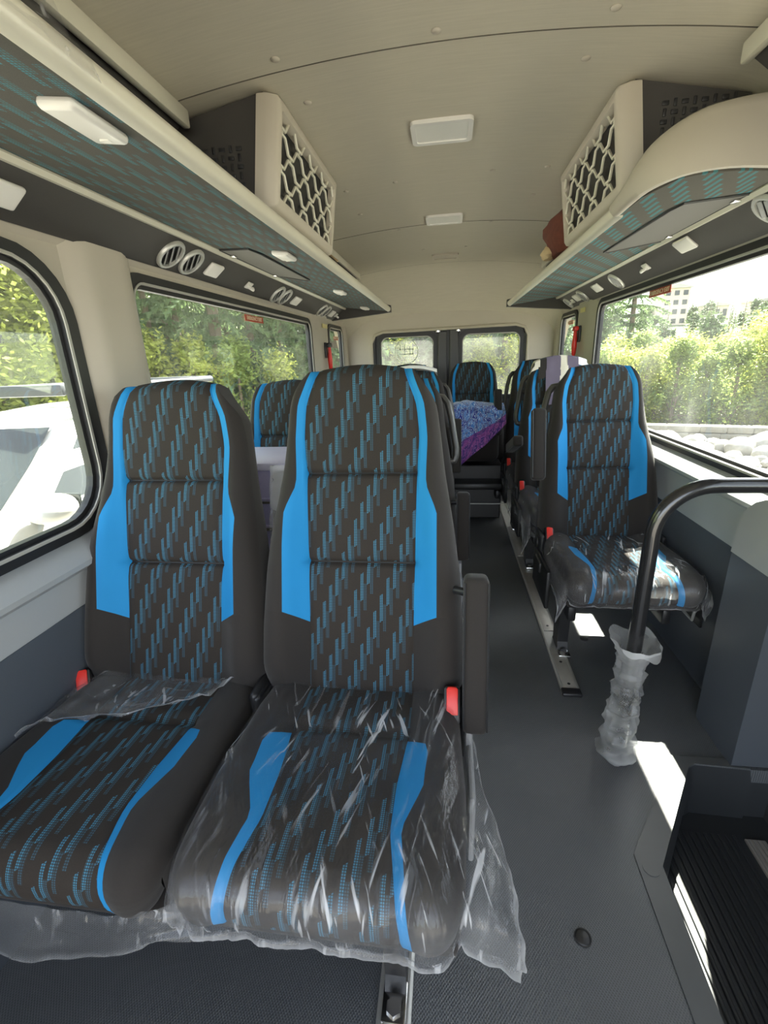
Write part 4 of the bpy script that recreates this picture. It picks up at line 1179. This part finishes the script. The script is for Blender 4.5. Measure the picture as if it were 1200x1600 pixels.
# emergency hammers
def hammer(sx, y, z, label):
    t = thing('emergency_hammer', (sx * .955, y, z), label, 'hammer', 'emergency hammers')
    x = sx * .948
    obj('holder', box(sx * .945, sx * .96, y - .045, y + .01, z - .01, z + .105, .006), MAT['black_plastic'], t)
    obj('hammer_head', rbox((sx * .93, y, z + .085), (.03, .085, .034), .010, 2), MAT['red' if sx > 0 else 'black_plastic'], t)
    obj('hammer_handle', tube([(sx * .93, y, z + .08), (sx * .93, y, z + .03), (sx * .93, y, z - .03), (sx * .93, y, z - .09), (sx * .93, y, z - .105)], [.011, .014, .019, .015, .007], 12), MAT['red'], t)
hammer(-1, 3.78, 1.295, 'red emergency hammer on the pillar by the car-side rear window')
hammer(1, 3.80, 1.335, 'red emergency hammer on the pillar by the river-side rear window')
tag(obj('label', box(-.955, -.951, 3.70, 3.85, 1.505, 1.535), MAT['yellow_label'], smooth=False), 'small yellow label above the hammer on the car side', 'label', 'yellow pillar labels')
tag(obj('label', box(.951, .955, 3.68, 3.80, 1.525, 1.555), MAT['yellow_label'], smooth=False), 'small yellow label above the hammer on the river side', 'label', 'yellow pillar labels')

def text_on(name, s, size, loc, rot, mat, parent, ext=.0006):
    cu = bpy.data.curves.new(name, 'FONT'); cu.body = s; cu.size = size; cu.align_x = 'CENTER'; cu.align_y = 'CENTER'; cu.extrude = ext; cu.offset = .0006
    tmp = bpy.data.objects.new(name, cu); COL.objects.link(tmp)
    bpy.context.view_layer.update()
    me = bpy.data.meshes.new_from_object(tmp.evaluated_get(bpy.context.evaluated_depsgraph_get()))
    bpy.data.objects.remove(tmp); bpy.data.curves.remove(cu)
    me.materials.clear(); me.materials.append(mat)
    o = bpy.data.objects.new(name, me); COL.objects.link(o)
    o.parent = parent; o.location = Vector(loc) - ORG[parent.name]; o.rotation_euler = rot
    return o
def sticker(sx, yc, zc, wd, hg, label):
    t = thing('exit_sticker', (sx * 1.006, yc, zc), label, 'sticker', 'emergency exit stickers')
    obj('sticker_film', box(sx * 1.0052, sx * 1.0072, yc - wd / 2, yc + wd / 2, zc - hg / 2, zc + hg / 2), MAT['sticker'], t, smooth=False)
    rot = (R_(90), 0, R_(90)) if sx < 0 else (R_(90), 0, R_(-90))
    text_on('sticker_lettering', 'EMERGENCY EXIT', hg * .82, (sx * 1.0043, yc, zc), rot, MAT['sticker_text'], t)
sticker(-1, 2.50, 1.487, .24, .030, 'EMERGENCY EXIT sticker on the big car-side window')
sticker(1, 2.59, 1.522, .24, .033, 'EMERGENCY EXIT sticker on the big river-side window')
sticker(-1, 4.36, 1.452, .15, .030, 'EMERGENCY EXIT sticker on the small car-side rear window')
sticker(1, 4.28, 1.490, .15, .030, 'EMERGENCY EXIT sticker on the small river-side rear window')
em = thing('window_decal', (-.402, 4.76, 1.32), 'pale ring-shaped decal with a bar mark on a back door window', 'decal')
rg = [(-.402 + .112 * math.cos(2 * math.pi * k / 40), 4.762, 1.318 + .112 * math.sin(2 * math.pi * k / 40)) for k in range(41)]
obj('ring', tube(rg, .0055, 6, False), MAT['pale_mark'], em)
obj('mark', join(box(-.47, -.335, 4.760, 4.764, 1.335, 1.345), box(-.47, -.335, 4.760, 4.764, 1.29, 1.30), box(-.425, -.415, 4.760, 4.764, 1.29, 1.385), box(-.375, -.365, 4.760, 4.764, 1.29, 1.365), box(-.47, -.46, 4.760, 4.764, 1.335, 1.385), box(-.345, -.335, 4.760, 4.764, 1.29, 1.345)), MAT['pale_mark'], em, smooth=False)
# tie-down loop low on the right wall
td = thing('tie_down_loop', (.98, 1.78, .27), 'small grey metal loop in a dark recess low on the wall by the handrail', 'tie-down')
obj('recess', box(.974, .99, 1.70, 1.86, .225, .32, .006), MAT['black_plastic'], td)
obj('loop', tube([(.972, 1.72, .31), (.958, 1.72, .285), (.955, 1.72, .25), (.955, 1.80, .25), (.958, 1.80, .285), (.972, 1.80, .31)], .006, 8), MAT['alu'], td)

# ================================================================== OUTSIDE
GZ = -0.75
def foliage_mat(name, a, b, trans=0.35):
    m, nt, bs = new_mat(name); out = nt.nodes['Material Output']
    bs.inputs['Roughness'].default_value = 0.6; bs.inputs['Specular IOR Level'].default_value = 0.25
    n = noise_tex(nt, 1.3, 4); n2 = noise_tex(nt, 9, 2)
    f = (X(nt, n.outputs[0]) * 0.6 + X(nt, n2.outputs[0]) * 0.4 - 0.35) * 3.0
    c = mixcol(nt, f.max(0.0).min(1.0), a, b); nt.links.new(c, bs.inputs['Base Color'])
    tl = nt.nodes.new('ShaderNodeBsdfTranslucent'); nt.links.new(c, tl.inputs[0])
    mx = nt.nodes.new('ShaderNodeMixShader'); mx.inputs[0].default_value = trans
    nt.links.new(bs.outputs[0], mx.inputs[1]); nt.links.new(tl.outputs[0], mx.inputs[2]); nt.links.new(mx.outputs[0], out.inputs[0])
    return m
MAT['conifer'] = foliage_mat('conifer_needles', (0.085, 0.14, 0.065), (0.21, 0.29, 0.12), .4)
MAT['far_conifer'] = foliage_mat('hill_trees', (0.05, 0.085, 0.035), (0.13, 0.18, 0.065), .2)
MAT['leaf'] = foliage_mat('yellow_green_leaves', (0.22, 0.27, 0.045), (0.42, 0.44, 0.10), .5)
MAT['leaf2'] = foliage_mat('fresh_green_leaves', (0.14, 0.21, 0.05), (0.30, 0.36, 0.09), .5)
MAT['bark'] = plain('bark', (0.16, 0.12, 0.08), 0.9, vary=0.3, vscale=12)
MAT['gravel'] = plain('pale_gravel', (0.21, 0.20, 0.175), 0.95, vary=0.25, vscale=14, bscale=30, bstr=0.6, bdist=0.02)
MAT['turf'] = plain('grassy_slope', (0.11, 0.14, 0.05), 0.95, vary=0.35, vscale=1.5, bscale=6, bstr=0.5, bdist=0.1)
MAT['mountain'] = plain('wooded_mountain', (0.06, 0.085, 0.06), 0.95, vary=0.3, vscale=0.04)
MAT['boulder'] = plain('river_boulder', (0.27, 0.26, 0.235), 0.9, vary=0.2, vscale=5, bscale=25, bstr=0.3, bdist=0.01)
MAT['masonry'] = plain('stone_masonry', (0.20, 0.19, 0.165), 0.95, vary=0.35, vscale=4, bscale=6, bstr=0.8, bdist=0.05)
MAT['car_paint'] = plain('white_car_paint', (0.55, 0.54, 0.50), 0.25, vary=0.01, coat=0.6)
MAT['car_glass'] = plain('dark_car_glass', (0.022, 0.027, 0.026), 0.05, vary=0.05, spec=0.4)
MAT['rack_grey'] = plain('dark_grey_bar', (0.06, 0.063, 0.07), 0.45, vary=0.05)
MAT['render_wall'] = plain('pale_render', (0.62, 0.50, 0.42), 0.9, vary=0.05)
MAT['roof_sheet'] = plain('roof_sheet', (0.45, 0.40, 0.38), 0.7, vary=0.1)

struct('ground', ([(-60, -40, GZ), (60, -40, GZ), (60, 60, GZ), (-60, 60, GZ)], [(0, 1, 2, 3)]), MAT['gravel'], smooth=False)
def terrain(name, xs, ys, fz, mat):
    rows = [[(x, y, fz(x, y)) for x in xs] for y in ys]
    return struct(name, grid(rows), MAT[mat], angle=80)
def rise(x, d0, k): return max(0.0, -x - d0) * k
terrain('hill', [-60 + i * 2.0 for i in range(28)], [-20 + i * 3.0 for i in range(30)], lambda x, y: GZ - .3 + (rise(x, 7.5, .42)) + .35 * nz(x * .2, y * .2, 1), 'turf')
terrain('terrain', [-60 + i * 4.0 for i in range(34)], [17 + i * 2.5 for i in range(12)], lambda x, y: GZ - .3 + max(0, y - 19) * .16 * (1 if x < 4 else max(0.1, 1 - (x - 4) / 6)) + .35 * nz(x * .2, y * .2, 4), 'turf')
def hillz(x, y):
    k = max(0, min(1, (y - 45) / 105)); e = max(0, min(1, (x - 5) / 35))
    return -1.2 + (9.0 + .030 * (x - 40)) * (k ** 1.25) * (.35 + .65 * e) + 1.0 * nz(x * .05, y * .05, 2)
terrain('far_hill', [-10 + i * 5.0 for i in range(34)], [40 + i * 5.0 for i in range(25)], hillz, 'turf')
def mtz(x, y):
    k = sstep(180, 470, y); return -4 + k * (50 + .17 * (x - 120) + 26 * nz(x * .006, y * .004, 7) + 6 * nz(x * .03, y * .02, 3))
terrain('mountain', [-160 + i * 16.0 for i in range(52)], [170 + i * 12.0 for i in range(30)], mtz, 'mountain')

# --- trees
def conifer(seed, H=10.0, R=1.7, whorls=24, per=11, bare=.10, fine=True):
    r = random.Random(seed); V, F = [], []
    for wv in range(whorls):
        t = bare + (1 - bare) * (wv / whorls) ** 1.05; z = H * t
        L0 = R * (1 - t) ** .8 * (1.0 if t > .2 else .85) + .08
        off = r.random() * 6.28
        for b in range(per):
            a = off + 6.283 * b / per + r.uniform(-.25, .25); L = L0 * r.uniform(.72, 1.15)
            d = Vector((math.cos(a), math.sin(a), 0)); sd = Vector((-d.y, d.x, 0))
            n = 10 if fine else 3
            prev = None
            for k in range(n):
                s0, s1 = k / n, (k + 1) / n
                def P(s): return d * (L * s) + Vector((0, 0, z + .10 * L * s - .42 * L * s * s))
                p0, p1 = P(s0), P(s1)
                wd = L * (.17 if fine else .26) * (1 - s0 * .65) * r.uniform(.6, 1.3)
                for sg in (-1, 1):
                    tip = p0 + d * (L * .13) + sd * (sg * wd) + Vector((0, 0, -.05 * L * r.uniform(.0, 1.4)))
                    if fine: p1 = p0 + (p1 - p0) * .55
                    i = len(V); V += [tuple(p0), tuple(p1), tuple(tip)]; F.append((i, i + 1, i + 2))
                    # hanging spray
                    if fine:
                        q = (p0 + tip) * .5; i = len(V)
                        V += [tuple(p0), tuple(q + d * (.03 * L)), tuple(q + Vector((0, 0, -.07 * L - .02)) + d * (.03 * L))]; F.append((i, i + 1, i + 2))
    tr = tube([(0, 0, -.4), (0, 0, H * .5), (0, 0, H * .97)], [H * .016, H * .010, H * .002], 7)
    return (V, F), tr
def broadleaf(seed, H=5.0, R=1.6, n=5200, leaf=.10, base=.12):
    r = random.Random(seed); V, F = [], []
    blobs = []
    for i in range(26):
        t = r.uniform(base, 1.0); a = r.uniform(0, 6.283); rad = R * math.sin(math.pi * min(1, .22 + t * .75)) * r.uniform(.1, .75)
        blobs.append((Vector((math.cos(a) * rad, math.sin(a) * rad, H * t * .92)), R * r.uniform(.28, .50)))
    blobs.append((Vector((0, 0, H * .88)), R * .35))
    for i in range(n):
        c, br = r.choice(blobs)
        d = Vector((r.gauss(0, 1), r.gauss(0, 1), r.gauss(0, 1))).normalized()
        p = c + d * (br * r.uniform(.55, 1.05)); p.z = max(p.z, .05)
        u = Vector((r.gauss(0, 1), r.gauss(0, 1), r.gauss(0, .6))).normalized(); v = u.cross(d + Vector((r.uniform(-.5, .5), r.uniform(-.5, .5), .3)))
        if v.length < .01: continue
        v.normalize(); l = leaf * r.uniform(.6, 1.3)
        i0 = len(V); V += [tuple(p - u * l), tuple(p + v * l * .45), tuple(p + u * l), tuple(p - v * l * .45)]; F.append((i0, i0 + 1, i0 + 2, i0 + 3))
    br_ = [tube([(0, 0, -.3), (0, 0, H * .35), (R * .05, 0, H * .8)], [H * .022, H * .015, H * .004], 7)]
    for b, _ in blobs[:9]: br_.append(tube([(0, 0, H * .25), (b.x * .5, b.y * .5, H * .25 + (b.z - H * .25) * .6), tuple(b)], [H * .010, H * .007, H * .002], 5))
    return (V, F), join(*br_)
TREE = {}
def tree_mesh(key, pair, fm):
    TREE[key] = (finish_mesh('foliage', pair[0][0], pair[0][1], MAT[fm], False), finish_mesh('trunk', pair[1][0], pair[1][1], MAT['bark'], True))
for i in range(3):
    tree_mesh('con%d' % i, conifer(10 + i, 10.0, 1.75 + .2 * i), 'conifer')
    tree_mesh('leaf%d' % i, broadleaf(30 + i, 5.0, 1.55, 11000, .055), 'leaf')
    tree_mesh('sap%d' % i, broadleaf(50 + i, 2.6, .85, 3600, .05, .05), 'leaf' if i != 1 else 'leaf2')
    tree_mesh('far%d' % i, conifer(70 + i, 7.0, 1.7, 10, 7, .03, False), 'far_conifer')
    tree_mesh('round%d' % i, broadleaf(90 + i, 5.0, 2.3, 900, .32, .1), 'far_conifer')
def tree(key, loc, sc, rz, name, label, group, sz=1.0):
    t = bpy.data.objects.new(name, None); COL.objects.link(t); t.location = loc; t.rotation_euler = (0, 0, rz); t.scale = (sc, sc, sc * sz)
    t.empty_display_size = .2
    for nm, me in zip(('foliage', 'trunk'), TREE[key]):
        o = bpy.data.objects.new(nm, me); COL.objects.link(o); o.parent = t
    return tag(t, label, 'tree', group)
rt = random.Random(5)
def polar(az, d): return -math.sin(R_(az)) * d, math.cos(R_(az)) * d     # degrees left of straight back
# left: conifers behind the car
for row, (d, n, a0, a1) in enumerate(((11.5, 9, 13, 39), (14.5, 10, 12, 42), (18, 10, 11, 44), (22, 9, 12, 46))):
    for i in range(n):
        az = a0 + (a1 - a0) * (i + rt.uniform(-.3, .3)) / (n - 1); x, y = polar(az, d + rt.uniform(-.9, .9))
        z = GZ - .3 + rise(x, 7.5, .42)
        tree('con%d' % rt.randrange(3), (x, y, z - .2), rt.uniform(.62, 1.0) * (1 + row * .08), rt.uniform(0, 6.28), 'conifer', 'green conifer in the dense forest behind the parked white car', 'forest conifers behind the car', rt.uniform(.9, 1.2))
for i in range(16):
    az = 41 + 23 * i / 15; x, y = polar(az, 9.2 + (i % 3) * 1.5 + rt.uniform(-.5, .5)); z = GZ - .3 + rise(x, 7.5, .42)
    tree('leaf%d' % rt.randrange(3), (x, y, z - .1), rt.uniform(.85, 1.2), rt.uniform(0, 6.28), 'leafy_tree', 'bright yellow-green leafy tree above the bonnet of the white car', 'leafy trees by the car')
for i in range(4):
    x, y = polar(20 + i * 4.5, 9.8); tree('sap%d' % (i % 3), (x, y, GZ), rt.uniform(.8, 1.2), i, 'shrub', 'light green shrub at the forest edge behind the tail of the white car', 'shrubs at the forest edge')
# behind the van
for d, n in ((15, 7), (19, 8), (23, 8)):
    for i in range(n):
        az = 11 - 22 * (i + rt.uniform(-.3, .3)) / (n - 1); x, y = polar(az, d + rt.uniform(-1, 1))
        tree('con%d' % rt.randrange(3), (x, y, GZ + max(0, y - 19) * .16 - .3), rt.uniform(.75, 1.1), rt.uniform(0, 6.28), 'conifer', 'conifer seen through the back door windows', 'conifers behind the van')
for i, az in enumerate((5.5, -1.5, -4.0, -8)):
    x, y = polar(az, 12.5); tree('sap%d' % (i % 3), (x, y, GZ), .95, i, 'shrub', 'yellow-green shrub seen through the back door windows', 'shrubs behind the van')
# right: tall conifers, leafy screen
for i, (x, y, s) in enumerate(((5.2, 20, .85), (6.2, 21.5, .95), (7.1, 20.5, .88), (6.6, 24, 1.0), (5.6, 25, 1.0), (4.6, 23, .95), (7.7, 25, .8), (3.6, 21, .9))):
    tree('con%d' % (i % 3), (x, y, -1.2), s, i * 1.3, 'conifer', 'tall dark conifer at the near end of the big river-side window view', 'tall conifers on the river side')
for i in range(22):
    az = -16.5 - 17 * (i + rt.uniform(-.3, .3)) / 21; d = (14.6, 15.8, 17.2)[i % 3] + rt.uniform(-.3, .3); x, y = polar(az, d)
    tree('sap%d' % rt.randrange(3), (x, y, -1.15), rt.uniform(.86, 1.02) * (1.12 if i > 14 else 1.0) * (1 + .07 * (i % 3)), rt.uniform(0, 6.28), 'leafy_tree', 'yellow-green leafy tree standing behind the stone wall by the river', 'leafy trees behind the river wall', 1.0)
k = 0
while k < 130:
    x = rt.uniform(14, 95); y = rt.uniform(60, 148)
    az = math.degrees(math.atan2(x, y))
    if not 13 < az < 36: continue
    kind = ('far%d' if rt.random() < .6 else 'round%d') % rt.randrange(3)
    tree(kind, (x, y, hillz(x, y) - .3), rt.uniform(.6, 1.05), rt.uniform(0, 6.28), 'hill_tree', 'small tree in the woods covering the far hillside across the river', 'trees on the far hillside')
    k += 1
# buildings on the ridge
def building(x, y, w_, d_, h, floors, cols, label):
    z = hillz(x, y) - .5
    t = thing('building', (x, y, z), label, 'building', 'buildings across the river')
    obj('walls', box(x - w_ / 2, x + w_ / 2, y - d_ / 2, y + d_ / 2, z, z + h), MAT['render_wall'], t, smooth=False)
    obj('roof', prism([(x - w_ / 2 - .4, z + h), (x + w_ / 2 + .4, z + h), (x + w_ / 2 + .4, z + h + .25), (x, z + h + 1.0), (x - w_ / 2 - .4, z + h + .25)], 'y', y - d_ / 2 - .4, y + d_ / 2 + .4), MAT['roof_sheet'], t, smooth=False)
    for f in range(floors):
        for c in range(cols):
            wx = x - w_ / 2 + w_ * (c + .5) / cols; wz = z + h * (f + .5) / floors
            obj('window', box(wx - w_ / cols * .28, wx + w_ / cols * .28, y - d_ / 2 - .05, y - d_ / 2 + .05, wz - h / floors * .26, wz + h / floors * .26), MAT['car_glass'], t, smooth=False)
building(52, 127, 5.6, 6, 8.0, 4, 3, 'pinkish four-storey building on the wooded hillside below the exit sticker')
building(70, 146, 7, 5, 3.4, 1, 4, 'low pale building on the ridge, nearer the tall pink building')
building(84, 147, 9, 5, 3.2, 1, 5, 'low pale building on the ridge, farthest from the pink building')

# boulders and wall by the river
BO_M = []
for s in range(4):
    bm = bmesh.new(); bmesh.ops.create_icosphere(bm, subdivisions=3, radius=1)
    for v in bm.verts:
        p = v.co.copy(); v.co = p * (1 + .28 * nz(p.x * 1.3 + s * 9, p.y * 1.3, p.z * 1.3)); v.co.z *= .72
    me = bpy.data.meshes.new('boulder'); bm.to_mesh(me); bm.free(); me.materials.append(MAT['boulder'])
    me.polygons.foreach_set('use_smooth', [True] * len(me.polygons)); BO_M.append(me)
placed = []
tries = 0
while len(placed) < 190 and tries < 6000:
    tries += 1
    az = -rt.uniform(16, 40); d = rt.uniform(7.6, 12.0); x, y = polar(az, d)
    s = rt.choice((.10, .13, .16, .18, .22, .27)) * rt.uniform(.8, 1.2)
    if any((x - a) ** 2 + (y - b) ** 2 < (s + c) ** 2 * .8 for a, b, c in placed): continue
    placed.append((x, y, s))
    o = bpy.data.objects.new('boulder', BO_M[len(placed) % 4]); COL.objects.link(o)
    o.location = (x, y, GZ + s * .45); o.scale = (s, s * rt.uniform(.8, 1.2), s); o.rotation_euler = (rt.uniform(-.2, .2), rt.uniform(-.2, .2), rt.uniform(0, 6.28))
    tag(o, 'pale rounded boulder lying on the riverbank outside the window', 'boulder', 'boulders on the riverbank')
wl_ = []
rw = random.Random(2)
a, b = Vector((3.6, 12.0)), Vector((9.6, 10.0))
for r_ in range(2):
    t = -.02 * r_
    while t < 1:
        L = rw.uniform(.05, .10); p = a.lerp(b, min(1, t + L / 2)); ang = math.atan2(b.y - a.y, b.x - a.x)
        wl_.append(rbox((p.x, p.y, GZ + .085 + r_ * .155), (L * 6.6, .34, .15), .035, 2, Matrix.Rotation(ang, 4, 'Z'))); t += L + .002
o = struct('wall_riverbank', join(*wl_), MAT['masonry'])

# white car parked beside the van
car = thing('car', (-3.6, 3.8, GZ), 'white car with roof rack parked alongside, seen through the front window', 'car')
side = [(1.15, -.30), (1.10, .0), (1.20, .16), (1.55, .24), (2.15, .33), (2.35, .37), (6.28, .34), (6.36, .10), (6.34, -.35), (1.3, -.35)]
rows = []
for dx, ins in ((0, .10), (.05, .03), (.14, 0), (.9, -.02), (1.66, 0), (1.75, .03), (1.80, .10)):
    row = []
    cy = sum(p[0] for p in side) / len(side); cz = .0
    for y, z in side:
        row.append((-2.70 - dx, y + (ins if y < cy else -ins), z - (ins * .6 if z > .1 else 0)))
    rows.append(row)
V, F = grid(rows, True); n_ = len(side); F.append(tuple(range(n_))); F.append(tuple(6 * n_ + k for k in range(n_)))
obj('car_body', (V, F), MAT['car_paint'], car, angle=50)
base = [(-2.74, 2.42, .34), (-2.74, 6.26, .33), (-4.46, 6.26, .33), (-4.46, 2.42, .34)]
def cab(lo, hi): return lo
topz = lambda y: .93 + .05 * math.sin(math.pi * min(1, max(0, (y - 3.2) / 2.8)))
rows = []
for x_i in range(9):
    t = x_i / 8; k = abs(t - .5) * 2
    xb = -2.74 - 1.72 * t; xt = -2.98 - 1.24 * t
    prof = []
    cr = -.05 * k ** 3
    for (s, y, z) in ((0, 2.30 + .15 * k, .34), (.5, 2.85 + .1 * k, .64), (.93, 3.22 + .08 * k, .87), (1, 3.42, .935 + cr), (1, 4.2, .975 + cr), (1, 5.2, .965 + cr), (1, 5.95, .93 + cr), (.9, 6.08, .84), (.5, 6.22, .60), (0, 6.30, .33)):
        prof.append((xb + (xt - xb) * s, y, z))
    rows.append(prof)
V, F = grid(rows); m_ = 10
F.append(tuple(range(m_))); F.append(tuple(8 * m_ + k for k in range(m_)))
obj('cabin', (V, F), MAT['car_paint'], car, angle=40)
def cside(y, s, d=.006): return (-2.74 + (-2.98 + 2.74) * s + d, y, .34 + (.90 - .34) * s)
def pane(name, pts, lbl=None):
    V = [cside(*p) for p in pts] + [cside(p[0], p[1], -.01) for p in pts]; n = len(pts)
    o = obj(name, (V, [tuple(range(n)), tuple(range(2 * n - 1, n - 1, -1))] + [(i, (i + 1) % n, (i + 1) % n + n, i + n) for i in range(n)]), MAT['car_glass'], car, smooth=False, label=lbl)
pane('side_window', [(2.72, .06), (3.62, .04), (3.60, .90), (3.42, .88)]); pane('side_window', [(3.72, .04), (4.72, .04), (4.66, .90), (3.70, .90)]); pane('side_window', [(4.82, .05), (5.75, .10), (5.62, .86), (4.78, .90)])
rows = []
FR = [(0, 2.30, .15, .34), (.5, 2.85, .10, .64), (.93, 3.22, .08, .87)]
for k in range(9):
    s_ = .10 + .78 * k / 8; row = []
    for j in range(13):
        t = .085 + .83 * j / 12; kk = abs(t - .5) * 2
        xb = -2.74 - 1.72 * t; xt = -2.98 - 1.24 * t
        for (a0, y0_, c0, z0_), (a1, y1_, c1, z1_) in zip(FR, FR[1:]):
            if s_ <= a1: break
        f_ = (s_ - a0) / (a1 - a0); y = (y0_ + c0 * kk) * (1 - f_) + (y1_ + c1 * kk) * f_; z = z0_ * (1 - f_) + z1_ * f_
        row.append((xb + (xt - xb) * s_, y - .010, z + .012))
    rows.append(row)
obj('windscreen', grid(rows), MAT['car_glass'], car)
obj('bonnet_seam', tube([(-2.76, 1.5, .24), (-2.78, 2.2, .35)], .006, 6), MAT['rubber'], car)
mr = obj('wing_mirror', blob((-2.56, 2.56, .41), (.13, .17, .095), .0, 1, 1, 20, 14), MAT['car_paint'], car)
obj('mirror_stalk', rbox((-2.66, 2.58, .33), (.16, .10, .05), .02), MAT['rubber'], mr)
obj('mirror_glass', rbox((-2.555, 2.69, .42), (.20, .02, .12), .008), MAT['car_glass'], mr)
obj('door_handle', rbox((-2.69, 3.5, .20), (.03, .18, .03), .01), MAT['car_paint'], car); obj('door_handle', rbox((-2.69, 4.6, .20), (.03, .18, .03), .01), MAT['car_paint'], car)
obj('roof_rack', join(tube([(-2.96, 3.35, 1.12), (-2.96, 5.7, 1.10)], .035, 10), tube([(-4.24, 3.35, 1.12), (-4.24, 5.7, 1.10)], .035, 10), box(-4.26, -2.94, 3.30, 3.36, 1.08, 1.17, .02), box(-4.26, -2.94, 5.66, 5.72, 1.07, 1.14, .02), *[box(-4.24, -2.96, y, y + .05, 1.07, 1.10, .01) for y in (3.9, 4.4, 4.9, 5.3)], *[box(x - .02, x + .02, y - .03, y + .03, .90, 1.10, .01) for x in (-2.98, -4.22) for y in (3.6, 5.5)]), MAT['rack_grey'], car, label='dark grey roof rack')
for x in (-2.80, -4.40):
    for y in (1.95, 5.35):
        wlp = obj('wheel', tube([(x - .11, y, GZ + .36), (x - .09, y, GZ + .36), (x + .09, y, GZ + .36), (x + .11, y, GZ + .36)], [.30, .36, .36, .30], 28), MAT['rubber'], car)
        obj('hub', cyl((x - .115, y, GZ + .36), (x + .115, y, GZ + .36), .20, 20), MAT['alu'], wlp)
# haze over the valley between the hill and the mountain
hz = bpy.data.materials.new('valley_haze'); hz.use_nodes = True; nt = hz.node_tree; nt.nodes.remove(nt.nodes['Principled BSDF'])
vs = nt.nodes.new('ShaderNodeVolumeScatter'); vs.inputs['Color'].default_value = (.93, .96, .97, 1); vs.inputs['Density'].default_value = .0012; vs.inputs['Anisotropy'].default_value = .2
nt.links.new(vs.outputs[0], nt.nodes['Material Output'].inputs['Volume'])
V, F = box(-150, 420, 168, 480, -10, 130); me = finish_mesh('haze', V, F, hz, False)
ho = bpy.data.objects.new('haze', me); COL.objects.link(ho); tag(ho, 'pale haze hanging over the valley before the mountain', 'haze', None, 'stuff')
